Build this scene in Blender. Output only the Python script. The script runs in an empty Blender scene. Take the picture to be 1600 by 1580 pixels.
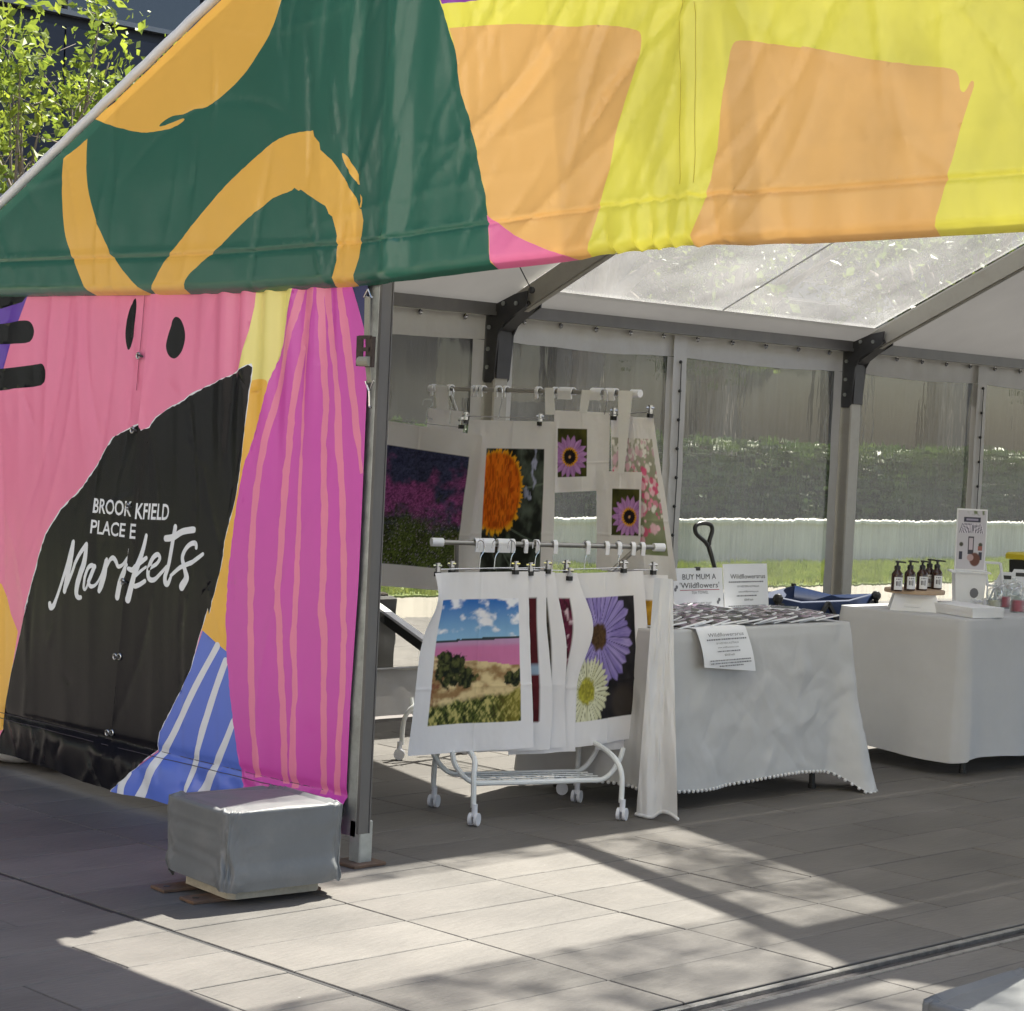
import bpy, bmesh, math, random
import numpy as np
from mathutils import Vector, Matrix
from mathutils.geometry import delaunay_2d_cdt
random.seed(7)
R = math.radians
scene = bpy.context.scene
COL = scene.collection

# ---------------------------------------------------------------- camera
FPX = 3323.9                                   # focal length in pixels of a 1600 px wide picture
YAW, PITCH, ROLL = R(-45.476), R(-1.8898), R(2.6736)
CAM = np.array([8.5334, -4.9256, 1.55])
_f = np.array([math.sin(YAW)*math.cos(PITCH), math.cos(YAW)*math.cos(PITCH), math.sin(PITCH)])
_r = np.array([math.cos(YAW), -math.sin(YAW), 0.0])
_u = np.cross(_r, _f)
CR = _r*math.cos(ROLL) + _u*math.sin(ROLL)
CU = -_r*math.sin(ROLL) + _u*math.cos(ROLL)
cam_data = bpy.data.cameras.new('camera')
cam = bpy.data.objects.new('camera', cam_data)
COL.objects.link(cam)
cam_data.sensor_fit = 'HORIZONTAL'; cam_data.sensor_width = 36.0
cam_data.lens = FPX/1600*36.0
cam_data.clip_start = 0.1; cam_data.clip_end = 2000
cam.matrix_world = Matrix(((CR[0], CU[0], -_f[0], CAM[0]), (CR[1], CU[1], -_f[1], CAM[1]),
                           (CR[2], CU[2], -_f[2], CAM[2]), (0, 0, 0, 1)))
scene.camera = cam

# ---------------------------------------------------------------- sky, sun, exposure
SUN_EL, SUN_DX = 54.5, 0.22                    # light travels towards -y with a slight drift to +x
world = bpy.data.worlds.new('World'); scene.world = world; world.use_nodes = True
wn = world.node_tree.nodes; wl = world.node_tree.links
bg = wn['Background']
sky = wn.new('ShaderNodeTexSky'); sky.sky_type = 'NISHITA'; sky.sun_disc = False
sky.sun_elevation = R(SUN_EL)
sky.sun_rotation = math.atan2(-SUN_DX, 1.0)
sky.air_density = 1.0; sky.dust_density = 1.8; sky.ozone_density = 1.0
wl.new(sky.outputs[0], bg.inputs[0]); bg.inputs[1].default_value = 0.088
sun_data = bpy.data.lights.new('sun', 'SUN'); sun_data.energy = 4.9; sun_data.angle = R(0.53)
sun_data.color = (1.0, 0.94, 0.85)
sun = bpy.data.objects.new('sun', sun_data); COL.objects.link(sun)
_h = Vector((SUN_DX, -1, 0)).normalized()*math.cos(R(SUN_EL))
sun.rotation_euler = Vector((_h.x, _h.y, -math.sin(R(SUN_EL)))).to_track_quat('-Z', 'Y').to_euler()
sun.location = (0, 30, 40)
vs = scene.view_settings
vs.view_transform = 'Standard'; vs.look = 'None'; vs.gamma = 1.0; vs.exposure = 1.84
vs.use_curve_mapping = False
scene.cycles.max_bounces = 14; scene.cycles.transparent_max_bounces = 16
scene.cycles.diffuse_bounces = 5; scene.cycles.glossy_bounces = 3; scene.cycles.transmission_bounces = 10
scene.cycles.caustics_reflective = False; scene.cycles.caustics_refractive = False
scene.cycles.sample_clamp_indirect = 6.0

# ---------------------------------------------------------------- helpers
def ray(px, py):
    return CR*(px-800) - CU*(py-790) + _f*FPX
def onplane(px, py, axis, val):               # where the line of sight through a photo pixel meets a real plane
    d = ray(px, py); t = (val-CAM[axis])/d[axis]
    return CAM + t*d
def onY(px, py, y): return onplane(px, py, 1, y)
def onX(px, py, x): return onplane(px, py, 0, x)
def onZ(px, py, z): return onplane(px, py, 2, z)

def L(r, g, b):                                # sRGB 0..255 to linear
    o = []
    for c in (r, g, b):
        c /= 255.0
        o.append(c/12.92 if c <= 0.04045 else ((c+0.055)/1.055)**2.4)
    return tuple(o)

_rng = np.random.RandomState(11)
_tab = _rng.rand(512, 512)
def vnoise(x, y, s=0):
    x = np.asarray(x, float) + s*17.31; y = np.asarray(y, float) + s*9.77
    xi = np.floor(x).astype(int); yi = np.floor(y).astype(int)
    fx = x-xi; fy = y-yi; fx = fx*fx*(3-2*fx); fy = fy*fy*(3-2*fy)
    a = _tab[xi % 512, yi % 512]; b = _tab[(xi+1) % 512, yi % 512]
    c = _tab[xi % 512, (yi+1) % 512]; d = _tab[(xi+1) % 512, (yi+1) % 512]
    return (a*(1-fx)+b*fx)*(1-fy) + (c*(1-fx)+d*fx)*fy
def fbm(x, y, s=0, o=4):
    v = 0; a = 0.5; t = 0
    for k in range(o):
        v = v + a*vnoise(np.asarray(x)*2**k, np.asarray(y)*2**k, s+k*3); t += a; a *= 0.5
    return v/t
def ridge(x, y, s=0, o=3):                     # sharp creases
    v = 0; a = 0.5; t = 0
    for k in range(o):
        v = v + a*(1-np.abs(2*vnoise(np.asarray(x)*2**k, np.asarray(y)*2**k, s+k*5)-1)); t += a; a *= 0.5
    return v/t

def tag(o, label=None, cat=None, group=None, kind=None):
    if label: o['label'] = label
    if cat: o['category'] = cat
    if group: o['group'] = group
    if kind: o['kind'] = kind
    return o
def thing(name, label, cat, loc=(0, 0, 0), rz=0.0, group=None):
    o = bpy.data.objects.new(name, None); COL.objects.link(o)
    o.location = loc; o.rotation_euler = (0, 0, rz); o.empty_display_size = 0.1
    return tag(o, label, cat, group)
def copy_tree(o, parent=None):
    c = o.copy(); COL.objects.link(c); c.parent = parent
    for ch in list(o.children):
        copy_tree(ch, c)
    return c

class MB:
    """collects shapes that become one mesh object"""
    def __init__(s): s.v = []; s.f = []; s.m = []
    def add(s, vs_, fs, mi=0):
        n = len(s.v); s.v.extend([tuple(map(float, q)) for q in vs_])
        for q in fs: s.f.append(tuple(i+n for i in q)); s.m.append(mi)
    def box(s, x0, x1, y0, y1, z0, z1, mi=0):
        s.add([(x0, y0, z0), (x1, y0, z0), (x1, y1, z0), (x0, y1, z0), (x0, y0, z1), (x1, y0, z1), (x1, y1, z1), (x0, y1, z1)],
              [(3, 2, 1, 0), (4, 5, 6, 7), (0, 1, 5, 4), (1, 2, 6, 5), (2, 3, 7, 6), (3, 0, 4, 7)], mi)
    def bev(s, x0, x1, y0, y1, z0, z1, b=0.004, mi=0):   # box with chamfered vertical and top edges
        def ring(z, i):
            return [(x0+i+b, y0+i, z), (x1-i-b, y0+i, z), (x1-i, y0+i+b, z), (x1-i, y1-i-b, z), (x1-i-b, y1-i, z), (x0+i+b, y1-i, z), (x0+i, y1-i-b, z), (x0+i, y0+i+b, z)]
        vs_ = ring(z0, 0)+ring(z1-b, 0)+ring(z1, b)
        fs = [tuple(range(7, -1, -1)), tuple(range(16, 24))]
        for k in range(2):
            for i in range(8):
                j = (i+1) % 8; fs.append((k*8+i, k*8+j, k*8+8+j, k*8+8+i))
        s.add(vs_, fs, mi)
    def bar(s, a, b, w, h, up=(0, 0, 1), mi=0):          # rectangular bar from a to b
        a = Vector(a); b = Vector(b); d = (b-a).normalized(); up = Vector(up)
        sd = d.cross(up)
        if sd.length < 1e-5: sd = d.cross(Vector((1, 0, 0)))
        sd.normalize(); u2 = sd.cross(d).normalized()
        vs_ = []
        for p in (a, b):
            for (i, j) in ((-1, -1), (1, -1), (1, 1), (-1, 1)): vs_.append(p+sd*(i*w/2)+u2*(j*h/2))
        s.add(vs_, [(0, 1, 2, 3), (7, 6, 5, 4), (0, 4, 5, 1), (1, 5, 6, 2), (2, 6, 7, 3), (3, 7, 4, 0)], mi)
    def tube(s, pts, r, n=8, mi=0, closed=False):
        pts = [Vector(p) for p in pts]; k = len(pts); rings = []
        rr = r if hasattr(r, '__len__') else [r]*k
        prev = None
        for i, p in enumerate(pts):
            if closed: t = pts[(i+1) % k]-pts[i-1]
            else: t = pts[min(i+1, k-1)]-pts[max(i-1, 0)]
            if t.length < 1e-9: t = Vector((0, 0, 1))
            t.normalize()
            if prev is None:
                a = Vector((0, 0, 1)) if abs(t.z) < 0.9 else Vector((1, 0, 0))
                nrm = t.cross(a).normalized()
            else:
                nrm = prev-t*prev.dot(t)
                nrm = nrm.normalized() if nrm.length > 1e-6 else t.orthogonal().normalized()
            prev = nrm; bn = t.cross(nrm)
            rings.append([p+(nrm*math.cos(2*math.pi*j/n)+bn*math.sin(2*math.pi*j/n))*rr[i] for j in range(n)])
        vs_ = [q for rg in rings for q in rg]; fs = []
        for i in range(k if closed else k-1):
            i2 = (i+1) % k
            for j in range(n):
                j2 = (j+1) % n; fs.append((i*n+j, i*n+j2, i2*n+j2, i2*n+j))
        if not closed:
            fs.append(tuple(range(n-1, -1, -1))); fs.append(tuple((k-1)*n+j for j in range(n)))
        s.add(vs_, fs, mi)
    def lathe(s, prof, c=(0, 0, 0), n=16, mi=0):          # prof: (radius, z) from bottom to top
        c = Vector(c); vs_ = []; fs = []; k = len(prof)
        for (r, z) in prof:
            for j in range(n):
                a = 2*math.pi*j/n; vs_.append((c.x+r*math.cos(a), c.y+r*math.sin(a), c.z+z))
        for i in range(k-1):
            for j in range(n):
                j2 = (j+1) % n; fs.append((i*n+j, i*n+j2, (i+1)*n+j2, (i+1)*n+j))
        if prof[0][0] > 1e-6: fs.append(tuple(range(n-1, -1, -1)))
        if prof[-1][0] > 1e-6: fs.append(tuple((k-1)*n+j for j in range(n)))
        s.add(vs_, fs, mi)
    def ball(s, c, r, n=8, m=5, mi=0, sq=(1, 1, 1)):
        vs_ = []; fs = []
        for i in range(m+1):
            a = math.pi*i/m
            for j in range(n):
                b = 2*math.pi*j/n
                vs_.append((c[0]+r*sq[0]*math.sin(a)*math.cos(b), c[1]+r*sq[1]*math.sin(a)*math.sin(b), c[2]-r*sq[2]*math.cos(a)))
        for i in range(m):
            for j in range(n):
                j2 = (j+1) % n; fs.append((i*n+j, i*n+j2, (i+1)*n+j2, (i+1)*n+j))
        s.add(vs_, fs, mi)
    def prism(s, poly, axis, a, b, mi=0):                  # polygon extruded along an axis; poly in the other two coordinates
        n = len(poly)
        def P(q, t):
            if axis == 0: return (t, q[0], q[1])
            if axis == 1: return (q[0], t, q[1])
            return (q[0], q[1], t)
        s.add([P(q, a) for q in poly]+[P(q, b) for q in poly],
              [tuple(range(n)), tuple(range(2*n-1, n-1, -1))]+[(i, n+i, n+(i+1) % n, (i+1) % n) for i in range(n)], mi)
    def grid(s, P, mi=0, wrap=False):                      # P: array (rows, cols, 3)
        P = np.asarray(P); r, c = P.shape[:2]; fs = []
        for i in range(r-1):
            for j in range(c if wrap else c-1):
                j2 = (j+1) % c; fs.append((i*c+j, i*c+j2, (i+1)*c+j2, (i+1)*c+j))
        s.add(P.reshape(-1, 3), fs, mi)
    def build(s, name, mats, parent=None, smooth=False, angle=None):
        me = bpy.data.meshes.new(name); me.from_pydata(s.v, [], s.f); me.validate(verbose=False)
        if not isinstance(mats, (list, tuple)): mats = [mats]
        for m_ in mats: me.materials.append(m_)
        if len(mats) > 1 and len(me.polygons) == len(s.m): me.polygons.foreach_set('material_index', s.m)
        bm = bmesh.new(); bm.from_mesh(me); bmesh.ops.recalc_face_normals(bm, faces=bm.faces); bm.to_mesh(me); bm.free()
        if smooth:
            me.polygons.foreach_set('use_smooth', [True]*len(me.polygons))
            if angle: me.set_sharp_from_angle(angle=R(angle))
        me.update()
        o = bpy.data.objects.new(name, me); COL.objects.link(o)
        if parent: o.parent = parent
        return o
def sheet(name, P, mat_, parent=None, colors=None, wrap=False):   # smooth cloth grid
    P = np.asarray(P, float); r, c = P.shape[:2]
    me = bpy.data.meshes.new(name)
    idx = np.arange(r*c).reshape(r, c)
    if wrap: idx = np.concatenate([idx, idx[:, :1]], 1)
    q = np.stack([idx[:-1, :-1], idx[:-1, 1:], idx[1:, 1:], idx[1:, :-1]], -1).reshape(-1, 4)
    me.from_pydata(P.reshape(-1, 3).tolist(), [], q.tolist())
    me.polygons.foreach_set('use_smooth', [True]*len(me.polygons))
    if colors is not None:
        at = me.color_attributes.new('print', 'FLOAT_COLOR', 'POINT')
        cc = np.ones((r*c, 4), np.float32); cc[:, :3] = np.asarray(colors).reshape(-1, 3)
        at.data.foreach_set('color', cc.ravel())
    me.materials.append(mat_); me.update()
    o = bpy.data.objects.new(name, me); COL.objects.link(o)
    if parent: o.parent = parent
    return o
def crom(pts, k=8, closed=False):                          # smooth curve through points
    pts = [np.array(p, float) for p in pts]; n = len(pts); out = []
    rng_ = range(n) if closed else range(n-1)
    for i in rng_:
        p0 = pts[(i-1) % n] if closed else pts[max(i-1, 0)]
        p1 = pts[i]; p2 = pts[(i+1) % n]
        p3 = pts[(i+2) % n] if closed else pts[min(i+2, n-1)]
        for j in range(k):
            t = j/k
            out.append(0.5*((2*p1)+(-p0+p2)*t+(2*p0-5*p1+4*p2-p3)*t*t+(-p0+3*p1-3*p2+p3)*t**3))
    if not closed: out.append(pts[-1])
    return out

def creases(x, z, seed, n, x0, x1, z0, z1, ang=(-0.5, 0.5), ln=(0.1, 0.5), wd=(0.006, 0.02), amp=(0.002, 0.006)):
    # n separate fold lines scattered over a sheet; ang measured from the vertical
    rs = np.random.RandomState(seed); d = np.zeros_like(x)
    for _ in range(n):
        cx, cz = rs.uniform(x0, x1), rs.uniform(z0, z1); a = rs.uniform(*ang); l_ = rs.uniform(*ln); w = rs.uniform(*wd); am = rs.uniform(*amp)*rs.choice((-1, 1)); k = rs.uniform(-0.6, 0.6)
        u = (x-cx)*math.sin(a)+(z-cz)*math.cos(a); v = (x-cx)*math.cos(a)-(z-cz)*math.sin(a)+k*u*u
        d += am*np.exp(-np.abs(v)/w)*np.exp(-(u/l_)**4)
    return d

# ---------------------------------------------------------------- materials
def mat(name, col, rough=0.6, metal=0.0, spec=0.5, var=0.0, vscale=8.0, bump=0.0, bscale=40.0, trans=0.0, coat=0.0, stretch=(1, 1, 1), objrand=0.0, dirt=None, dscale=3.0, damt=0.0):
    m = bpy.data.materials.new(name); m.use_nodes = True
    nt = m.node_tree; n = nt.nodes; l = nt.links
    b = n['Principled BSDF']
    b.inputs['Roughness'].default_value = rough; b.inputs['Metallic'].default_value = metal
    b.inputs['Specular IOR Level'].default_value = spec; b.inputs['Coat Weight'].default_value = coat
    c4 = (*col, 1)
    b.inputs['Base Color'].default_value = c4
    last = None
    def coords():
        tc = n.new('ShaderNodeTexCoord'); mp = n.new('ShaderNodeMapping'); mp.inputs['Scale'].default_value = stretch
        l.new(tc.outputs['Object'], mp.inputs[0]); return mp.outputs[0]
    co = coords() if (var or bump or damt) else None
    if var:
        nz = n.new('ShaderNodeTexNoise'); nz.inputs['Scale'].default_value = vscale; nz.inputs['Detail'].default_value = 6
        nz.inputs['Roughness'].default_value = 0.65
        l.new(co, nz.inputs['Vector'])
        mr = n.new('ShaderNodeMapRange'); mr.inputs[1].default_value = 0.25; mr.inputs[2].default_value = 0.75
        mr.inputs[3].default_value = 1-var; mr.inputs[4].default_value = 1+var
        l.new(nz.outputs[0], mr.inputs[0])
        hs = n.new('ShaderNodeHueSaturation'); hs.inputs['Color'].default_value = c4
        l.new(mr.outputs[0], hs.inputs['Value']); last = hs.outputs[0]
    if damt:
        nz = n.new('ShaderNodeTexNoise'); nz.inputs['Scale'].default_value = dscale; nz.inputs['Detail'].default_value = 8
        nz.inputs['Roughness'].default_value = 0.7
        l.new(co, nz.inputs['Vector'])
        mr = n.new('ShaderNodeMapRange'); mr.inputs[1].default_value = 0.48; mr.inputs[2].default_value = 0.72
        mr.inputs[3].default_value = 0; mr.inputs[4].default_value = damt
        l.new(nz.outputs[0], mr.inputs[0])
        mx = n.new('ShaderNodeMix'); mx.data_type = 'RGBA'
        l.new(mr.outputs[0], mx.inputs[0])
        if last: l.new(last, mx.inputs[6])
        else: mx.inputs[6].default_value = c4
        mx.inputs[7].default_value = (*dirt, 1); last = mx.outputs[2]
    if objrand:
        oi = n.new('ShaderNodeObjectInfo'); mr = n.new('ShaderNodeMapRange')
        mr.inputs[3].default_value = 1-objrand; mr.inputs[4].default_value = 1+objrand
        l.new(oi.outputs['Random'], mr.inputs[0])
        hs = n.new('ShaderNodeHueSaturation')
        if last: l.new(last, hs.inputs['Color'])
        else: hs.inputs['Color'].default_value = c4
        l.new(mr.outputs[0], hs.inputs['Value']); last = hs.outputs[0]
    if last: l.new(last, b.inputs['Base Color'])
    if bump:
        nz = n.new('ShaderNodeTexNoise'); nz.inputs['Scale'].default_value = bscale; nz.inputs['Detail'].default_value = 5
        l.new(co, nz.inputs['Vector'])
        bp = n.new('ShaderNodeBump'); bp.inputs['Strength'].default_value = bump; bp.inputs['Distance'].default_value = 0.01
        l.new(nz.outputs[0], bp.inputs['Height']); l.new(bp.outputs[0], b.inputs['Normal'])
    if trans:
        tr = n.new('ShaderNodeBsdfTranslucent'); ms = n.new('ShaderNodeMixShader'); ms.inputs[0].default_value = trans
        if last: l.new(last, tr.inputs['Color'])
        else: tr.inputs['Color'].default_value = c4
        out = n['Material Output']
        l.new(b.outputs[0], ms.inputs[1]); l.new(tr.outputs[0], ms.inputs[2]); l.new(ms.outputs[0], out.inputs[0])
    return m
def vinyl(name, col, trans=0.0, rough=0.25, spec=0.55):
    m = mat(name, col, rough=rough, spec=spec, var=0.04, vscale=2.5, bump=0.10, bscale=9.0, trans=trans)
    n = m.node_tree.nodes; l = m.node_tree.links; b = n['Principled BSDF']
    old = [q for q in n if q.bl_idname == 'ShaderNodeBump'][0]
    tc = n.new('ShaderNodeTexCoord'); mp = n.new('ShaderNodeMapping'); mp.inputs['Scale'].default_value = (1.0, 1.0, 0.55); mp.inputs['Rotation'].default_value = (0, 0.35, 0)
    l.new(tc.outputs['Object'], mp.inputs[0])
    nz = n.new('ShaderNodeTexNoise'); nz.noise_type = 'RIDGED_MULTIFRACTAL'; nz.inputs['Scale'].default_value = 3.2; nz.inputs['Detail'].default_value = 3.0; nz.inputs['Distortion'].default_value = 0.6
    l.new(mp.outputs[0], nz.inputs['Vector'])
    bp = n.new('ShaderNodeBump'); bp.inputs['Strength'].default_value = 0.12; bp.inputs['Distance'].default_value = 0.02
    l.new(nz.outputs[0], bp.inputs['Height']); l.new(old.outputs[0], bp.inputs['Normal']); l.new(bp.outputs[0], b.inputs['Normal'])
    return m
def ridged(m, scale, strength, dist=0.02, sc=(1, 1, 1)):       # sharp creases in a cloth
    n = m.node_tree.nodes; l = m.node_tree.links; b = n['Principled BSDF']; old = [q for q in n if q.bl_idname == 'ShaderNodeBump'][0]
    tc = n.new('ShaderNodeTexCoord'); mp = n.new('ShaderNodeMapping'); mp.inputs['Scale'].default_value = sc; l.new(tc.outputs['Object'], mp.inputs[0])
    nz = n.new('ShaderNodeTexNoise'); nz.noise_type = 'RIDGED_MULTIFRACTAL'; nz.inputs['Scale'].default_value = scale; nz.inputs['Detail'].default_value = 2.5; nz.inputs['Distortion'].default_value = 0.8
    l.new(mp.outputs[0], nz.inputs['Vector']); bp = n.new('ShaderNodeBump'); bp.inputs['Strength'].default_value = strength; bp.inputs['Distance'].default_value = dist
    l.new(nz.outputs[0], bp.inputs['Height']); l.new(old.outputs[0], bp.inputs['Normal']); l.new(bp.outputs[0], b.inputs['Normal']); return m
def print_mat(name, rough=0.75, trans=0.12):               # cloth printed with the picture stored on its points
    m = bpy.data.materials.new(name); m.use_nodes = True
    n = m.node_tree.nodes; l = m.node_tree.links; b = n['Principled BSDF']
    at = n.new('ShaderNodeAttribute'); at.attribute_name = 'print'
    l.new(at.outputs['Color'], b.inputs['Base Color']); b.inputs['Roughness'].default_value = rough
    b.inputs['Specular IOR Level'].default_value = 0.25
    tr = n.new('ShaderNodeBsdfTranslucent'); l.new(at.outputs['Color'], tr.inputs['Color'])
    ms = n.new('ShaderNodeMixShader'); ms.inputs[0].default_value = trans
    l.new(b.outputs[0], ms.inputs[1]); l.new(tr.outputs[0], ms.inputs[2]); l.new(ms.outputs[0], n['Material Output'].inputs[0])
    tc = n.new('ShaderNodeTexCoord'); nz = n.new('ShaderNodeTexNoise'); nz.inputs['Scale'].default_value = 14; nz.inputs['Detail'].default_value = 6
    l.new(tc.outputs['Object'], nz.inputs['Vector'])
    bp = n.new('ShaderNodeBump'); bp.inputs['Strength'].default_value = 0.25; bp.inputs['Distance'].default_value = 0.01
    l.new(nz.outputs[0], bp.inputs['Height']); l.new(bp.outputs[0], b.inputs['Normal'])
    return m
def film_mat(name, clear=0.6, haze=0.18, tint=(0.9, 0.92, 0.9), gloss=0.08, wave=0.35, refr=0.2, scr=60, wz=0.16, smudge=1.0, hmax=2.6):
    """clear soft vinyl: mostly see-through, a little wavy refraction, milky scratches, wet-looking gloss"""
    m = bpy.data.materials.new(name); m.use_nodes = True
    n = m.node_tree.nodes; l = m.node_tree.links; n.remove(n['Principled BSDF']); out = n['Material Output']
    tc = n.new('ShaderNodeTexCoord')
    mp = n.new('ShaderNodeMapping'); mp.inputs['Scale'].default_value = (1, 1, wz); l.new(tc.outputs['Object'], mp.inputs[0])
    wv = n.new('ShaderNodeTexNoise'); wv.inputs['Scale'].default_value = 9; wv.inputs['Detail'].default_value = 3; l.new(mp.outputs[0], wv.inputs['Vector'])
    bp = n.new('ShaderNodeBump'); bp.inputs['Strength'].default_value = wave; bp.inputs['Distance'].default_value = 0.02
    l.new(wv.outputs[0], bp.inputs['Height'])
    t = n.new('ShaderNodeBsdfTransparent'); t.inputs[0].default_value = (*tint, 1)
    rf = n.new('ShaderNodeBsdfRefraction'); rf.inputs['IOR'].default_value = 1.12; rf.inputs['Roughness'].default_value = 0.02
    rf.inputs['Color'].default_value = (*tint, 1); l.new(bp.outputs[0], rf.inputs['Normal'])
    g = n.new('ShaderNodeBsdfGlossy'); g.inputs['Roughness'].default_value = 0.12; l.new(bp.outputs[0], g.inputs['Normal'])
    d = n.new('ShaderNodeBsdfDiffuse'); d.inputs[0].default_value = (0.8, 0.8, 0.78, 1)
    tl = n.new('ShaderNodeBsdfTranslucent'); tl.inputs[0].default_value = (0.8, 0.8, 0.78, 1)
    hz = n.new('ShaderNodeMixShader'); hz.inputs[0].default_value = 0.6; l.new(d.outputs[0], hz.inputs[1]); l.new(tl.outputs[0], hz.inputs[2])
    m1 = n.new('ShaderNodeMixShader'); m1.inputs[0].default_value = 0.0; l.new(t.outputs[0], m1.inputs[1]); l.new(rf.outputs[0], m1.inputs[2])
    # milky haze, stronger along fine vertical scratches
    mp2 = n.new('ShaderNodeMapping'); mp2.inputs['Scale'].default_value = (1, 1, 0.05); l.new(tc.outputs['Object'], mp2.inputs[0])
    sc = n.new('ShaderNodeTexNoise'); sc.inputs['Scale'].default_value = scr; sc.inputs['Detail'].default_value = 4; l.new(mp2.outputs[0], sc.inputs['Vector'])
    mr = n.new('ShaderNodeMapRange'); mr.inputs[1].default_value = 0.45; mr.inputs[2].default_value = 0.8; mr.inputs[3].default_value = haze; mr.inputs[4].default_value = min(1, haze*hmax)
    l.new(sc.outputs[0], mr.inputs[0])
    sg = n.new('ShaderNodeTexNoise'); sg.inputs['Scale'].default_value = 2.6; sg.inputs['Detail'].default_value = 5; sg.inputs['Distortion'].default_value = 1.2; l.new(mp.outputs[0], sg.inputs['Vector'])
    sr = n.new('ShaderNodeMapRange'); sr.inputs[1].default_value = 0.35; sr.inputs[2].default_value = 0.7; sr.inputs[3].default_value = 1-0.55*smudge; sr.inputs[4].default_value = 1+0.5*smudge; l.new(sg.outputs[0], sr.inputs[0])
    mu = n.new('ShaderNodeMath'); mu.operation = 'MULTIPLY'; mu.use_clamp = True; l.new(mr.outputs[0], mu.inputs[0]); l.new(sr.outputs[0], mu.inputs[1]); mr = mu
    m2 = n.new('ShaderNodeMixShader'); l.new(mr.outputs[0], m2.inputs[0]); l.new(m1.outputs[0], m2.inputs[1]); l.new(hz.outputs[0], m2.inputs[2])
    m3 = n.new('ShaderNodeMixShader'); m3.inputs[0].default_value = gloss; l.new(m2.outputs[0], m3.inputs[1]); l.new(g.outputs[0], m3.inputs[2])
    l.new(m3.outputs[0], out.inputs[0])
    return m
def slab_film(name, wavy):
    # one face of a thick soft vinyl sheet that really refracts; the wavy face bends the view a little
    m = bpy.data.materials.new(name); m.use_nodes = True
    n = m.node_tree.nodes; l = m.node_tree.links; n.remove(n['Principled BSDF'])
    tc = n.new('ShaderNodeTexCoord'); mp = n.new('ShaderNodeMapping'); mp.inputs['Scale'].default_value = (1, 1, 0.22); l.new(tc.outputs['Object'], mp.inputs[0])
    rf = n.new('ShaderNodeBsdfRefraction'); rf.inputs['IOR'].default_value = 1.45; rf.inputs['Roughness'].default_value = 0.0; rf.inputs['Color'].default_value = (0.90, 0.905, 0.88, 1)
    g = n.new('ShaderNodeBsdfGlossy'); g.inputs['Roughness'].default_value = 0.10
    if wavy:
        nz = n.new('ShaderNodeTexNoise'); nz.inputs['Scale'].default_value = 8; nz.inputs['Detail'].default_value = 3; l.new(mp.outputs[0], nz.inputs['Vector'])
        bp = n.new('ShaderNodeBump'); bp.inputs['Strength'].default_value = 0.055; bp.inputs['Distance'].default_value = 0.02; l.new(nz.outputs[0], bp.inputs['Height'])
        l.new(bp.outputs[0], rf.inputs['Normal']); l.new(bp.outputs[0], g.inputs['Normal'])
    d = n.new('ShaderNodeBsdfDiffuse'); d.inputs[0].default_value = (0.7, 0.7, 0.67, 1)
    mp2 = n.new('ShaderNodeMapping'); mp2.inputs['Scale'].default_value = (1, 1, 0.06); l.new(tc.outputs['Object'], mp2.inputs[0])
    sc = n.new('ShaderNodeTexNoise'); sc.inputs['Scale'].default_value = 40; sc.inputs['Detail'].default_value = 5; l.new(mp2.outputs[0], sc.inputs['Vector'])
    sg = n.new('ShaderNodeTexNoise'); sg.inputs['Scale'].default_value = 2.2; sg.inputs['Detail'].default_value = 6; sg.inputs['Distortion'].default_value = 1.5; l.new(mp.outputs[0], sg.inputs['Vector'])
    ad = n.new('ShaderNodeMath'); ad.operation = 'MULTIPLY'; l.new(sc.outputs[0], ad.inputs[0]); l.new(sg.outputs[0], ad.inputs[1])
    mr = n.new('ShaderNodeMapRange'); mr.inputs[1].default_value = 0.12; mr.inputs[2].default_value = 0.42; mr.inputs[3].default_value = 0.03; mr.inputs[4].default_value = 0.20; l.new(ad.outputs[0], mr.inputs[0])
    m2 = n.new('ShaderNodeMixShader'); l.new(mr.outputs[0], m2.inputs[0]); l.new(rf.outputs[0], m2.inputs[1]); l.new(d.outputs[0], m2.inputs[2])
    m3 = n.new('ShaderNodeMixShader'); m3.inputs[0].default_value = 0.06; l.new(m2.outputs[0], m3.inputs[1]); l.new(g.outputs[0], m3.inputs[2]); l.new(m3.outputs[0], n['Material Output'].inputs[0])
    return m
def leaf_mat(name, col, col2, trans=0.4):
    m = bpy.data.materials.new(name); m.use_nodes = True
    n = m.node_tree.nodes; l = m.node_tree.links; b = n['Principled BSDF']
    tc = n.new('ShaderNodeTexCoord'); nz = n.new('ShaderNodeTexNoise'); nz.inputs['Scale'].default_value = 3.0; nz.inputs['Detail'].default_value = 5
    l.new(tc.outputs['Object'], nz.inputs['Vector'])
    rp = n.new('ShaderNodeMapRange'); rp.inputs[1].default_value = 0.35; rp.inputs[2].default_value = 0.65; l.new(nz.outputs[0], rp.inputs[0])
    mx = n.new('ShaderNodeMix'); mx.data_type = 'RGBA'; mx.inputs[6].default_value = (*col, 1); mx.inputs[7].default_value = (*col2, 1)
    l.new(rp.outputs[0], mx.inputs[0]); l.new(mx.outputs[2], b.inputs['Base Color'])
    b.inputs['Roughness'].default_value = 0.45
    tr = n.new('ShaderNodeBsdfTranslucent'); l.new(mx.outputs[2], tr.inputs['Color'])
    ms = n.new('ShaderNodeMixShader'); ms.inputs[0].default_value = trans
    l.new(b.outputs[0], ms.inputs[1]); l.new(tr.outputs[0], ms.inputs[2]); l.new(ms.outputs[0], n['Material Output'].inputs[0])
    return m

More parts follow.
